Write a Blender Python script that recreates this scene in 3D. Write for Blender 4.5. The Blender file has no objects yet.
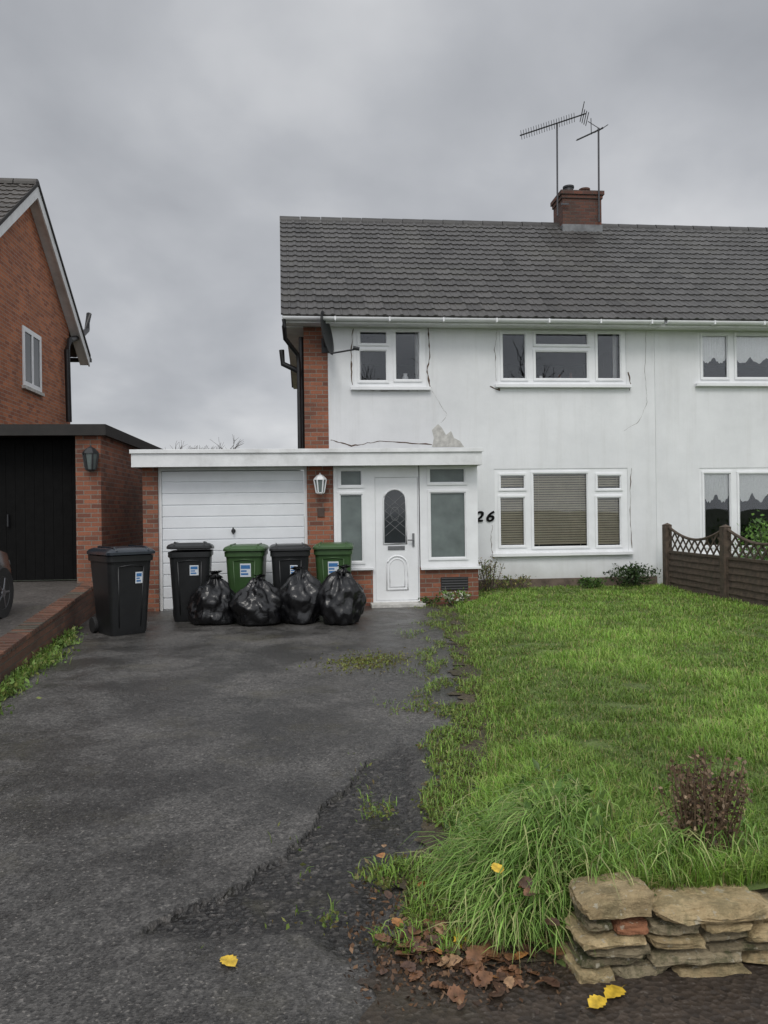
import bpy, bmesh, math, random
import numpy as np
from math import sin, cos, pi, radians
from mathutils import Vector, Matrix, noise
random.seed(7); rng = np.random.default_rng(7)
S = bpy.context.scene; COL = S.collection
R = radians
# ---------------------------------------------------------------- camera model
A = R(5.5); TH = R(.75); FP = 770.; EYE = 1.56
fw = Vector((sin(A), cos(A), 0)); r0 = Vector((cos(A), -sin(A), 0)); u0 = Vector((0, 0, 1))
rt = r0*cos(TH)-u0*sin(TH); up = u0*cos(TH)+r0*sin(TH)
cd = bpy.data.cameras.new('camera'); cam = bpy.data.objects.new('camera', cd); COL.objects.link(cam)
M4 = Matrix.Identity(4)
for i in range(3):
    M4[i][0] = rt[i]; M4[i][1] = up[i]; M4[i][2] = -fw[i]
M4[2][3] = EYE
cam.matrix_world = M4
cd.sensor_fit = 'VERTICAL'; cd.sensor_height = 36; cd.lens = FP/1024*36
cd.clip_end = 3000; cd.clip_start = .05
S.camera = cam
def ray(px, py): return fw*FP+rt*(px-384)+up*(512-py)
def onY(px, py, Y):
    d = ray(px, py); t = Y/d.y; return d.x*t, EYE+d.z*t
def onZ(px, py, z=0.):
    d = ray(px, py); t = (z-EYE)/d.z; return d.x*t, d.y*t
def onX(px, py, X):
    d = ray(px, py); t = X/d.x; return d.y*t, EYE+d.z*t
def rectY(x0, x1, y0, y1, Y):
    ym = (y0+y1)/2; xm = (x0+x1)/2
    return onY(x0, ym, Y)[0], onY(x1, ym, Y)[0], onY(xm, y1, Y)[1], onY(xm, y0, Y)[1]
# ---------------------------------------------------------------- materials
class NT:
    def __init__(s, name):
        s.m = bpy.data.materials.new(name); s.m.use_nodes = True; s.t = s.m.node_tree
        s.b = s.t.nodes['Principled BSDF']; s.out = s.t.nodes['Material Output']
    def n(s, ty, ins=None, **kw):
        x = s.t.nodes.new(ty)
        for k, v in kw.items(): setattr(x, k, v)
        for k, v in (ins or {}).items():
            if isinstance(v, bpy.types.NodeSocket): s.t.links.new(v, x.inputs[k])
            else: x.inputs[k].default_value = v
        return x
    def set(s, k, v):
        if isinstance(v, bpy.types.NodeSocket): s.t.links.new(v, s.b.inputs[k])
        elif isinstance(v, tuple) and len(v) == 3: s.b.inputs[k].default_value = (*v, 1)
        else: s.b.inputs[k].default_value = v
    def co(s): return s.n('ShaderNodeTexCoord').outputs['Object']
    def noise(s, vec, scale, detail=4, rough=.55, dist=0):
        return s.n('ShaderNodeTexNoise', {'Vector': vec, 'Scale': scale, 'Detail': detail, 'Roughness': rough, 'Distortion': dist}).outputs['Fac']
    def ramp(s, fac, stops):
        x = s.n('ShaderNodeValToRGB', {'Fac': fac}); e = x.color_ramp.elements
        while len(e) < len(stops): e.new(.5)
        for i, (p, c) in enumerate(stops):
            e[i].position = p; e[i].color = (c, c, c, 1) if isinstance(c, (int, float)) else (*c, 1)
        return x.outputs['Color']
    def mix(s, fac, a, b, bt='MIX'):
        x = s.n('ShaderNodeMixRGB', blend_type=bt)
        for k, v in (('Fac', fac), ('Color1', a), ('Color2', b)):
            if isinstance(v, bpy.types.NodeSocket): s.t.links.new(v, x.inputs[k])
            else: x.inputs[k].default_value = v if k == 'Fac' else (*v, 1)
        return x.outputs['Color']
    def math(s, op, a, b=0., c=None):
        d = {0: a, 1: b}
        if c is not None: d[2] = c
        return s.n('ShaderNodeMath', d, operation=op).outputs[0]
    def bump(s, h, st=.3, d=.01):
        s.set('Normal', s.n('ShaderNodeBump', {'Height': h, 'Strength': st, 'Distance': d}).outputs[0])
def sc(c, k): return tuple(min(1, x*k) for x in c)
def mat(name, col, rough=.6, var=.2, scale=6, bump=0, bscale=60, bd=.004, metal=0, spec=.5, col2=None, dirt=0, dirtcol=(.05, .05, .045)):
    n = NT(name); co = n.co()
    a = sc(col, 1-var); b = col2 or sc(col, 1+var)
    c = n.ramp(n.noise(co, scale, 4, .6), [(.3, a), (.7, b)])
    if dirt:
        c = n.mix(n.ramp(n.noise(co, scale*.35, 6, .7), [(.5-.001, 0.), (.75, dirt)]), c, dirtcol)
    n.set('Base Color', c); n.set('Roughness', rough); n.set('Metallic', metal); n.set('Specular IOR Level', spec)
    if bump: n.bump(n.noise(co, bscale, 3, .65), bump, bd)
    return n.m
def brickmat(name, c1, c2, mort, dark=.4):
    n = NT(name); co = n.co()
    sp = n.n('ShaderNodeSeparateXYZ', {0: co})
    v = n.n('ShaderNodeCombineXYZ', {0: n.math('ADD', sp.outputs[0], sp.outputs[1]), 1: sp.outputs[2]}).outputs[0]
    b = n.n('ShaderNodeTexBrick', {'Vector': v, 'Color1': (*c1, 1), 'Color2': (*c2, 1), 'Mortar': (*mort, 1), 'Scale': 1., 'Mortar Size': .007, 'Mortar Smooth': .15, 'Bias': -.1, 'Brick Width': .225, 'Row Height': .075})
    c = n.mix(n.ramp(n.noise(co, 1.3, 7, .7), [(.42, 0.), (.78, dark)]), b.outputs['Color'], (.06, .045, .035))
    c = n.mix(.35, c, n.ramp(n.noise(co, 40, 3), [(.3, .3), (.7, 1.)]), 'MULTIPLY')
    n.set('Base Color', c); n.set('Roughness', .85)
    h = n.math('SUBTRACT', n.math('MULTIPLY', n.noise(co, 90, 2), .3), b.outputs['Fac'])
    n.bump(h, .6, .007)
    return n.m
def tilemat(name, col, moss=.25):
    n = NT(name); co = n.co()
    t = n.n('ShaderNodeAttribute', attribute_name='tone').outputs['Fac']
    c = n.ramp(t, [(0, sc(col, .72)), (1, sc(col, 1.3))])
    c = n.mix(.5, c, n.ramp(n.noise(co, 9, 6, .7), [(.3, .35), (.7, 1.)]), 'MULTIPLY')
    c = n.mix(n.ramp(n.noise(co, .9, 7, .75), [(.50, 0.), (.72, moss)]), c, (.115, .112, .095))
    c = n.mix(n.ramp(n.noise(co, 30, 3, .6), [(.67, 0.), (.72, .45)]), c, (.17, .17, .15))
    n.set('Base Color', c); n.set('Roughness', .5); n.bump(n.noise(co, 70, 3), .4, .005)
    return n.m
MT = {}
def m_white_render():
    n = NT('white_render'); co = n.co()
    sp = n.n('ShaderNodeSeparateXYZ', {0: co})
    c = n.ramp(n.noise(co, .8, 7, .65), [(.3, (.66, .67, .68)), (.7, (.80, .81, .82))])
    st = n.n('ShaderNodeMapping', {'Vector': co, 'Scale': (5, 5, .35)}).outputs[0]
    c = n.mix(n.ramp(n.noise(st, 1.2, 6, .7), [(.5, 0.), (.8, .22)]), c, (.40, .39, .36))
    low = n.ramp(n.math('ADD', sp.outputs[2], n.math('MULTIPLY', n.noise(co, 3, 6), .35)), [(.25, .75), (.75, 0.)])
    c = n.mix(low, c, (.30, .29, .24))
    c = n.mix(n.ramp(n.noise(co, 18, 5, .7), [(.66, 0.), (.73, .4)]), c, (.48, .46, .42))
    n.set('Base Color', c); n.set('Roughness', .85)
    n.bump(n.math('ADD', n.noise(co, 70, 5, .7), n.math('MULTIPLY', n.noise(co, 3, 3), 3.)), .35, .006)
    return n.m
MT['render'] = m_white_render()
MT['brick'] = brickmat('orange_brick', (.58, .20, .085), (.30, .090, .045), (.36, .30, .24), .35)
MT['brick2'] = brickmat('dark_red_brick', (.36, .130, .070), (.15, .056, .038), (.25, .22, .18), .58)
MT['brickold'] = brickmat('weathered_brick', (.20, .090, .055), (.10, .05, .036), (.10, .09, .07), .65)
MT['brickchim'] = brickmat('sooty_brick', (.18, .066, .042), (.085, .038, .030), (.10, .09, .08), .9)
MT['tile'] = tilemat('concrete_roof_tile', (.074, .070, .067), .5)
MT['tile2'] = tilemat('grey_roof_tile', (.086, .083, .080), .4)
MT['tile3'] = tilemat('brown_roof_tile', (.085, .075, .066), .3)
MT['upvc'] = mat('white_plastic', (.80, .81, .82), .35, .05, 3, dirt=.15, dirtcol=(.4, .39, .36))
MT['wpaint'] = mat('white_painted_wood', (.74, .75, .75), .5, .08, 5, .1, 40, dirt=.4, dirtcol=(.3, .3, .27))
MT['wmetal'] = mat('white_painted_metal', (.74, .76, .78), .4, .05, 2, dirt=.25, dirtcol=(.42, .42, .40))
MT['black'] = mat('black_plastic', (.014, .014, .015), .4, .25, 9, dirt=.25, dirtcol=(.05, .05, .05))
MT['binblack'] = mat('bin_black_plastic', (.015, .016, .017), .38, .2, 5, .15, 120, dirt=.4, dirtcol=(.05, .05, .047))
MT['binlid'] = mat('bin_lid_plastic', (.020, .026, .034), .26, .2, 5, .15, 60, dirt=.3, dirtcol=(.06, .07, .08))  # lid black tinted blue to carry the sky it reflects
MT['bingreen'] = mat('bin_green_plastic', (.042, .092, .030), .40, .15, 5, .15, 120, dirt=.4, dirtcol=(.07, .09, .055))
MT['rubber'] = mat('rubber', (.015, .015, .015), .8, .2)
MT['lead'] = mat('lead', (.15, .155, .16), .5, .3, 8)
MT['alu'] = mat('dull_aluminium', (.07, .07, .075), .5, .2, 8, metal=.6)
MT['darkmetal'] = mat('dark_metal', (.02, .021, .023), .5, .2, 8)
MT['terracotta'] = mat('terracotta', (.10, .05, .035), .8, .3, 10, .3)
MT['felt'] = mat('roofing_felt', (.05, .05, .05), .9, .3, 5, .3)
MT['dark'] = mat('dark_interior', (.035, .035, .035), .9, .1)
MT['darkwood'] = mat('dark_stained_wood', (.016, .014, .012), .7, .3, 8, .3)
MT['black_and_shade'] = mat('black_and_doorway_shade', (.004, .004, .004), .9, .3, 8, .2, spec=.2)  # black numerals; also painted shade for the open garage doorway
MT['fence'] = mat('weathered_fence_wood', (.088, .064, .047), .85, .4, 12, .4, 60, dirt=.5, dirtcol=(.06, .06, .042))
MT['blind'] = mat('beige_blind', (.62, .56, .42), .6, .08)
MT['lace'] = mat('net_curtain', (.92, .92, .90), .9, .05, 30)
MT['cement'] = mat('bare_cement', (.50, .49, .46), .95, .25, 12, .4, 50)
MT['crack'] = mat('crack_dirt', (.10, .065, .045), .95, .5, 30)
MT['plinth'] = mat('dark_plinth', (.12, .09, .07), .9, .5, 5, .3, 40)
MT['label'] = mat('sticker_white', (.62, .66, .70), .5, .05)
MT['labelblue'] = mat('sticker_blue', (.04, .16, .38), .5, .1)
MT['carpaint'] = mat('dark_car_paint', (.006, .007, .009), .15, .1)
MT['steel'] = mat('wheel_alloy', (.16, .16, .17), .35, .1, metal=.8)
MT['plaque'] = mat('brown_plaque', (.06, .035, .025), .5, .2)
MT['bark'] = mat('bark', (.055, .045, .035), .9, .3, 10)
MT['deadstem'] = mat('dead_stem', (.13, .085, .052), .9, .4, 20)
def glassmat(name, tint=.97, rough=.01, gcol=(.9, .93, .96)):
    n = NT(name); n.t.nodes.remove(n.b)
    fr = n.n('ShaderNodeFresnel', {'IOR': 1.5}).outputs[0]
    co = n.co()
    nb = n.n('ShaderNodeBump', {'Height': n.noise(co, 1.2, 1), 'Strength': .05, 'Distance': .05}).outputs[0]
    t = n.n('ShaderNodeBsdfTransparent', {'Color': (tint, tint, tint, 1)})
    g = n.n('ShaderNodeBsdfGlossy', {'Color': (*gcol, 1), 'Roughness': rough, 'Normal': nb})
    m = n.n('ShaderNodeMixShader', {0: fr, 1: t.outputs[0], 2: g.outputs[0]})
    n.t.links.new(m.outputs[0], n.out.inputs[0]); return n.m
MT['glass'] = glassmat('window_glass')
MT['frost'] = mat('frosted_glass', (.13, .155, .15), .25, .25, 2.5, .5, 150, .003)
MT['darkglass'] = mat('dark_glass', (.03, .035, .04), .06, .3, 3)
def leafmat(name, transl=.3, rough=.5):
    n = NT(name); c = n.n('ShaderNodeAttribute', attribute_name='Col').outputs['Color']
    n.set('Base Color', c); n.set('Roughness', rough); n.set('Specular IOR Level', .35)
    tr = n.n('ShaderNodeBsdfTranslucent', {'Color': c})
    m = n.n('ShaderNodeMixShader', {0: transl, 1: n.b.outputs[0], 2: tr.outputs[0]})
    n.t.links.new(m.outputs[0], n.out.inputs[0]); return n.m
MT['grass'] = leafmat('grass_blades', .35, .4)
MT['leaf'] = leafmat('green_leaves', .25, .45)
MT['dry'] = leafmat('dry_leaves', .1, .55)
def tarmac(name, c0, c1, grit, rmin, rmax, moss=.3, bst=.5, speck=.5):
    n = NT(name); co = n.co()
    c = n.ramp(n.noise(co, .9, 6, .7), [(.33, c0), (.67, c1)])
    v = n.n('ShaderNodeTexVoronoi', {'Vector': co, 'Scale': grit})
    c = n.mix(.8, c, n.ramp(v.outputs['Color'], [(.1, .35), (.9, 1.2)]), 'MULTIPLY')
    c = n.mix(n.ramp(n.noise(co, grit*1.1, 2), [(.64, 0.), (.70, speck)]), c, (.19, .165, .14))
    c = n.mix(n.ramp(n.noise(co, .6, 8, .72), [(.53, 0.), (.72, moss)]), c, (.060, .062, .025))
    n.set('Base Color', c)
    n.set('Roughness', n.ramp(n.noise(co, 2.0, 6, .7), [(.36, rmin), (.62, rmax)]))
    n.bump(n.math('ADD', v.outputs['Distance'], n.noise(co, 20, 5, .7)), bst, .008)
    return n.m
def drivemat():
    n = NT('old_damp_tarmac'); co = n.co()
    at = n.n('ShaderNodeAttribute', attribute_name='Col').outputs['Fac']
    c = n.ramp(n.noise(co, .5, 6, .68), [(.35, (.072, .069, .065)), (.5, (.096, .091, .085)), (.66, (.138, .130, .121))])
    c = n.mix(1., c, n.ramp(n.noise(co, 30, 6, .8), [(.33, .45), (.5, .92), (.68, 1.55)]), 'MULTIPLY')
    v = n.n('ShaderNodeTexVoronoi', {'Vector': co, 'Scale': 95.})
    c = n.mix(.85, c, n.ramp(v.outputs['Color'], [(.1, .3), (.9, 1.4)]), 'MULTIPLY')
    damp = n.ramp(n.noise(co, 1.0, 9, .72, .3), [(.44, 1.), (.58, 0.)])
    c = n.mix(damp, c, n.mix(1., c, (.58, .575, .57), 'MULTIPLY'))
    c = n.mix(n.ramp(n.noise(co, 60, 2), [(.65, 0.), (.70, .6)]), c, (.26, .24, .215))
    c = n.mix(n.ramp(n.noise(co, .7, 8, .75), [(.53, 0.), (.70, .55)]), c, (.075, .066, .036))
    v2 = n.n('ShaderNodeTexVoronoi', {'Vector': co, 'Scale': 40.})
    d = n.ramp(v2.outputs['Color'], [(.1, (.009, .008, .008)), (.6, (.028, .026, .024)), (.95, (.085, .078, .072))])
    d = n.mix(n.ramp(n.noise(co, 26, 3), [(.61, 0.), (.67, .65)]), d, (.17, .155, .14))
    d = n.mix(n.ramp(n.noise(co, 3, 6, .7), [(.55, 0.), (.7, .5)]), d, (.055, .050, .024))
    c = n.mix(at, c, d)
    n.set('Base Color', c)
    n.set('Roughness', n.mix(damp, n.ramp(n.noise(co, 9, 4), [(.3, .5), (.7, .78)]), (.31, .31, .31)))
    n.set('Specular IOR Level', .5)
    h = n.math('ADD', n.math('MULTIPLY', v.outputs['Distance'], .8), n.math('MULTIPLY', n.noise(co, 30, 6, .75), 1.))
    h = n.math('ADD', h, n.math('MULTIPLY', n.math('MULTIPLY', v2.outputs['Distance'], at), 4.))
    n.bump(h, .75, .007); return n.m
MT['drive'] = drivemat()
MT['gravel'] = tarmac('wet_brown_soil', (.038, .027, .019), (.068, .050, .036), 45, .4, .8, .3, 1., .35)
MT['soil'] = tarmac('mossy_soil', (.050, .039, .023), (.092, .073, .043), 50, .7, .95, .9, 1.)
MT['ground'] = mat('rough_ground', (.045, .06, .025), .95, .4, 2, .5, 20)
MT['turf'] = mat('turf_soil', (.095, .135, .034), .95, .4, 5, .6, 50, .01)
MT['paving'] = tarmac('neighbour_drive', (.075, .066, .06), (.11, .10, .09), 40, .5, .8, .3, .5)
def stonemat(name, a, b, moss, mosscol=(.080, .084, .034)):
    n = NT(name); co = n.co()
    rnd = n.n('ShaderNodeObjectInfo').outputs['Random']
    c = n.ramp(n.noise(co, 16, 7, .75), [(.28, a), (.70, b)])
    c = n.mix(1., c, n.ramp(rnd, [(0., .82), (1., 1.15)]), 'MULTIPLY')
    st = n.n('ShaderNodeMapping', {'Vector': co, 'Scale': (3, 3, 26)}).outputs[0]
    c = n.mix(.5, c, n.ramp(n.noise(st, 3, 5, .7), [(.3, .4), (.7, 1.)]), 'MULTIPLY')
    c = n.mix(n.ramp(n.noise(co, 13, 8, .75), [(.48, 0.), (.59, moss)]), c, mosscol)
    c = n.mix(n.ramp(n.noise(co, 34, 4, .6), [(.61, 0.), (.66, .65)]), c, (.54, .50, .39))
    n.set('Base Color', c); n.set('Roughness', .88)
    n.bump(n.math('ADD', n.noise(co, 40, 8, .75), n.math('MULTIPLY', n.noise(co, 9, 5, .7), 1.5)), 1., .020); return n.m
MT['stone'] = stonemat('sandstone', (.43, .31, .155), (.74, .58, .33), .42)
MT['stonegrey'] = stonemat('grey_stone', (.30, .245, .15), (.58, .48, .31), .7)
MT['stonedark'] = stonemat('dark_mossy_stone', (.19, .16, .10), (.42, .34, .21), .9, (.070, .080, .028))
MT['stonered'] = stonemat('red_stone', (.34, .13, .065), (.52, .24, .12), .1)
# ---------------------------------------------------------------- mesh helpers
BASE = {}
def props(o, label, cat, group=None, kind=None):
    if label: o['label'] = label
    if cat: o['category'] = cat
    if group: o['group'] = group
    if kind: o['kind'] = kind
    return o
def thing(name, label, cat, loc=(0, 0, 0), group=None, rz=0):
    o = bpy.data.objects.new(name, None); COL.objects.link(o); o.location = loc; o.rotation_euler = (0, 0, rz)
    o.empty_display_size = .2
    BASE[o.name] = Vector(loc); return props(o, label, cat, group)
class MB:
    def __init__(s): s.v = []; s.f = []; s.t = []
    def add(s, vs, fs, tone=0.5):
        b = len(s.v); s.v += [tuple(v) for v in vs]
        for q in fs: s.f.append(tuple(b+i for i in q)); s.t.append(tone)
        return s
    def box(s, x0, x1, y0, y1, z0, z1):
        return s.add([(x, y, z) for z in (z0, z1) for y in (y0, y1) for x in (x0, x1)],
                     [(0, 2, 3, 1), (4, 5, 7, 6), (0, 1, 5, 4), (2, 6, 7, 3), (0, 4, 6, 2), (1, 3, 7, 5)])
    def obox(s, c, a, b, d):
        c, a, b, d = map(Vector, (c, a, b, d))
        vs = [c+a*i+b*j+d*k for k in (-1, 1) for j in (-1, 1) for i in (-1, 1)]
        return s.add(vs, [(0, 2, 3, 1), (4, 5, 7, 6), (0, 1, 5, 4), (2, 6, 7, 3), (0, 4, 6, 2), (1, 3, 7, 5)])
    def loft(s, rings, cap=True, closed=True):
        n = len(rings[0]); b = len(s.v)
        for r in rings: s.v += [tuple(p) for p in r]
        for i in range(len(rings)-1):
            for j in range(n if closed else n-1):
                k = (j+1) % n
                s.f.append((b+i*n+j, b+i*n+k, b+(i+1)*n+k, b+(i+1)*n+j)); s.t.append(.5)
        if cap:
            s.f.append(tuple(b+j for j in range(n))[::-1]); s.t.append(.5)
            s.f.append(tuple(b+(len(rings)-1)*n+j for j in range(n))); s.t.append(.5)
        return s
    def path(s, pts, r, n=8):
        pts = [Vector(p) for p in pts]; rs = r if isinstance(r, (list, tuple)) else [r]*len(pts)
        rings = []
        for i, p in enumerate(pts):
            d = (pts[min(i+1, len(pts)-1)]-pts[max(i-1, 0)]).normalized()
            a = d.cross(Vector((0, 0, 1)) if abs(d.z) < .9 else Vector((1, 0, 0))).normalized(); b = d.cross(a)
            rings.append([p+(a*cos(2*pi*j/n)+b*sin(2*pi*j/n))*rs[i] for j in range(n)])
        return s.loft(rings)
    def tube(s, p0, p1, r0, r1=None, n=8): return s.path([p0, p1], [r0, r0 if r1 is None else r1], n)
    def lathe(s, c, prof, n=20, axis='Z'):
        c = Vector(c); rings = []
        for r_, h in prof:
            ring = []
            for j in range(n):
                a = 2*pi*j/n
                d = {'Z': (r_*cos(a), r_*sin(a), h), 'X': (h, r_*cos(a), r_*sin(a)), 'Y': (r_*cos(a), h, r_*sin(a))}[axis]
                ring.append(c+Vector(d))
            rings.append(ring)
        return s.loft(rings)
    def plate(s, x0, x1, z0, z1, holes, y0, y1):
        xs = sorted({x0, x1, *[h[i] for h in holes for i in (0, 1)]}); zs = sorted({z0, z1, *[h[i] for h in holes for i in (2, 3)]})
        xs = [x for x in xs if x0 <= x <= x1]; zs = [z for z in zs if z0 <= z <= z1]
        def solid(i, j):
            if i < 0 or j < 0 or i >= len(xs)-1 or j >= len(zs)-1: return False
            x = (xs[i]+xs[i+1])/2; z = (zs[j]+zs[j+1])/2
            return not any(h[0] < x < h[1] and h[2] < z < h[3] for h in holes)
        for i in range(len(xs)-1):
            for j in range(len(zs)-1):
                if not solid(i, j): continue
                a, b, c, d = xs[i], xs[i+1], zs[j], zs[j+1]
                s.add([(a, y0, c), (b, y0, c), (b, y0, d), (a, y0, d)], [(0, 1, 2, 3)])
                s.add([(a, y1, c), (b, y1, c), (b, y1, d), (a, y1, d)], [(3, 2, 1, 0)])
                if not solid(i-1, j): s.add([(a, y0, c), (a, y0, d), (a, y1, d), (a, y1, c)], [(0, 1, 2, 3)])
                if not solid(i+1, j): s.add([(b, y0, c), (b, y1, c), (b, y1, d), (b, y0, d)], [(0, 1, 2, 3)])
                if not solid(i, j-1): s.add([(a, y0, c), (a, y1, c), (b, y1, c), (b, y0, c)], [(0, 1, 2, 3)])
                if not solid(i, j+1): s.add([(a, y0, d), (b, y0, d), (b, y1, d), (a, y1, d)], [(0, 1, 2, 3)])
        return s
    def prism(s, prof, h0, h1, axis):
        def P(a, b, h): return {'X': (h, a, b), 'Y': (a, h, b), 'Z': (a, b, h)}[axis]
        n = len(prof)
        return s.add([P(a, b, h0) for a, b in prof]+[P(a, b, h1) for a, b in prof],
                     [tuple(range(n)), tuple(range(2*n-1, n-1, -1))]+[(i, (i+1) % n, n+(i+1) % n, n+i) for i in range(n)])
    def build(s, name, m, parent=None, smooth=False, bev=0, world=True, label=None, tone=False, recalc=True, loc=None):
        me = bpy.data.meshes.new(name)
        off = Vector((0, 0, 0))
        if parent is not None and world: off = BASE[parent.name]
        if loc is not None: off = Vector(loc)
        me.from_pydata([tuple(Vector(v)-off) for v in s.v], [], s.f)
        if tone:
            at = me.attributes.new('tone', 'FLOAT', 'FACE'); at.data.foreach_set('value', s.t)
        if recalc:
            bm = bmesh.new(); bm.from_mesh(me); bmesh.ops.remove_doubles(bm, verts=bm.verts, dist=1e-5)
            bmesh.ops.recalc_face_normals(bm, faces=bm.faces); bm.to_mesh(me); bm.free()
        if smooth is not False:
            me.polygons.foreach_set('use_smooth', [True]*len(me.polygons))
            if smooth is not True: me.set_sharp_from_angle(angle=R(smooth))
        me.materials.append(MT[m] if isinstance(m, str) else m)
        o = bpy.data.objects.new(name, me); COL.objects.link(o)
        if parent is not None: o.parent = parent
        if loc is not None: o.location = loc
        BASE[o.name] = off if parent is not None else Vector(loc or (0, 0, 0))
        if bev:
            b = o.modifiers.new('bevel', 'BEVEL'); b.width = bev; b.segments = 2; b.limit_method = 'ANGLE'
        if label: o['label'] = label
        return o
def rr(w, d, rad, z, cx=0, cy=0, n=4):
    pts = []
    for qx, qy, a0 in ((1, 1, 0), (-1, 1, 90), (-1, -1, 180), (1, -1, 270)):
        for k in range(n+1):
            a = R(a0+90*k/n); pts.append((cx+qx*(w/2-rad)+rad*cos(a), cy+qy*(d/2-rad)+rad*sin(a), z))
    return pts
def rawmesh(name, V, T, C, m, parent=None, kind=None, loc=None, smooth=False):
    me = bpy.data.meshes.new(name)
    me.vertices.add(len(V)); me.vertices.foreach_set('co', np.asarray(V, np.float32).ravel())
    me.loops.add(T.size); me.loops.foreach_set('vertex_index', T.astype(np.int32).ravel())
    me.polygons.add(len(T)); me.polygons.foreach_set('loop_start', np.arange(0, T.size, 3, dtype=np.int32))
    if smooth: me.polygons.foreach_set('use_smooth', np.ones(len(T), dtype=bool))
    me.update(calc_edges=True)
    at = me.attributes.new('Col', 'FLOAT_COLOR', 'POINT')
    at.data.foreach_set('color', np.c_[C, np.ones(len(C))].astype(np.float32).ravel())
    me.materials.append(MT[m]); o = bpy.data.objects.new(name, me); COL.objects.link(o)
    if parent is not None: o.parent = parent
    if loc is not None: o.location = loc
    if kind: o['kind'] = kind
    return o
def blades(P, h, w, phi, lean, col, droop=.15):
    n = len(P); d = np.c_[np.cos(phi), np.sin(phi), np.zeros(n)]; q = np.c_[-np.sin(phi), np.cos(phi), np.zeros(n)]
    z = np.array([[0, 0, 1.]]); h = h[:, None]; w = w[:, None]; lean = lean[:, None]
    m = P+z*h*.6+d*h*lean*.35; t = P+z*h*(1-droop*lean-.3*lean*lean*.6)+d*h*lean
    V = np.stack([P-q*w/2, P+q*w/2, m-q*w*.42, m+q*w*.42, t], 1).reshape(-1, 3)
    b = (np.arange(n)*5)[:, None]
    T = np.concatenate([b+[0, 1, 2], b+[1, 3, 2], b+[2, 3, 4]], 1).reshape(-1, 3)
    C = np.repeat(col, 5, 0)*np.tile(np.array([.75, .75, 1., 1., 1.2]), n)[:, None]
    return V, T, C
def arcs(P, L, w, phi, lift, reach, col):
    n = len(P); d = np.c_[np.cos(phi), np.sin(phi), np.zeros(n)]; q = np.c_[-np.sin(phi), np.cos(phi), np.zeros(n)]
    z = np.array([[0, 0, 1.]]); L = L[:, None]; w = w[:, None]; lift = lift[:, None]; reach = reach[:, None]
    bend = rng.normal(size=(n, 1))*.25; lv = []
    for s, k in ((0, .8), (.28, 1.), (.55, .95), (.8, .7)):
        c = P+z*L*lift*(2.2*s-1.75*s*s)+d*L*reach*s**1.4+q*L*bend*s*s; lv += [c-q*w*k/2, c+q*w*k/2]
    lv.append(P+z*L*lift*.35+d*L*reach+q*L*bend)
    V = np.stack(lv, 1).reshape(-1, 3); b = (np.arange(n)*9)[:, None]
    T = np.concatenate([b+[0, 1, 2], b+[1, 3, 2], b+[2, 3, 4], b+[3, 5, 4], b+[4, 5, 6], b+[5, 7, 6], b+[6, 7, 8]], 1).reshape(-1, 3)
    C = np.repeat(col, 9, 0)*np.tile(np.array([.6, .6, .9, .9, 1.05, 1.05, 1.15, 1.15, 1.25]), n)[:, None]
    return V, T, C
def leaves(P, L, W, col, updir=.4):
    n = len(P); d = rng.normal(size=(n, 3)); d[:, 2] += updir; d /= np.linalg.norm(d, axis=1)[:, None]
    a = rng.normal(size=(n, 3)); q = np.cross(d, a); q /= np.linalg.norm(q, axis=1)[:, None]; nn = np.cross(d, q)
    L = (np.ones(n)*L)[:, None]; W = (np.ones(n)*W)[:, None]
    V = np.stack([P, P+d*L*.45+q*W/2+nn*W*.15, P+d*L, P+d*L*.45-q*W/2+nn*W*.15], 1).reshape(-1, 3)
    b = (np.arange(n)*4)[:, None]
    T = np.concatenate([b+[0, 1, 2], b+[0, 2, 3]], 1).reshape(-1, 3)
    return V, T, np.repeat(col, 4, 0)
def cat3(*parts):
    V = []; T = []; C = []; o = 0
    for v, t, c in parts: V.append(v); T.append(t+o); C.append(c); o += len(v)
    return np.concatenate(V), np.concatenate(T), np.concatenate(C)
def palette(n, cols, jit=.25):
    c = np.array(cols)[rng.integers(0, len(cols), n)]
    return np.clip(c*(1+jit*rng.normal(size=(n, 1))), .004, .8)
# ---------------------------------------------------------------- building helpers
def tiles(mb, O, U, V, W, L, rows=None, tw=.30, lift=.026, shear=0.):
    O, U, V = map(Vector, (O, U, V)); N = U.cross(V).normalized()
    rows = rows or round(L/.27); g = L/rows; nc = max(1, round(W/tw)); tw = W/nc
    sp = [0, .06, .12, .18, .42, .46, .54, .58, .82, .88, .94, 1.]; prof = [.020, .019, .008, .0, .0, .010, .010, .0, .0, .008, .019, .020]; K = len(sp)-1
    for i in range(rows):
        for c in range(nc):
            tone = min(1, max(0, random.gauss(.5, .25))); jz = random.uniform(-.0015, .0015); b = len(mb.v)
            for k in range(K+1):
                x = (c+sp[k])*tw; sag = .004*noise.noise((x*.3+O.x, i*.1, 3)); xa = x-shear*i/rows; xb = x-shear*(i+1)/rows
                lo = O+U*xa+V*(i*g-.015)+N*(prof[k]+lift+jz+sag); hi = O+U*xb+V*((i+1)*g)+N*(prof[k]+.003+sag); un = O+U*xa+V*(i*g-.015)+N*(prof[k]*.8+sag-.003)
                mb.v += [tuple(un), tuple(lo), tuple(hi)]
            for k in range(K):
                q = b+k*3
                mb.f += [(q, q+3, q+4, q+1), (q+1, q+4, q+5, q+2)]; mb.t += [tone, tone]
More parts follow.
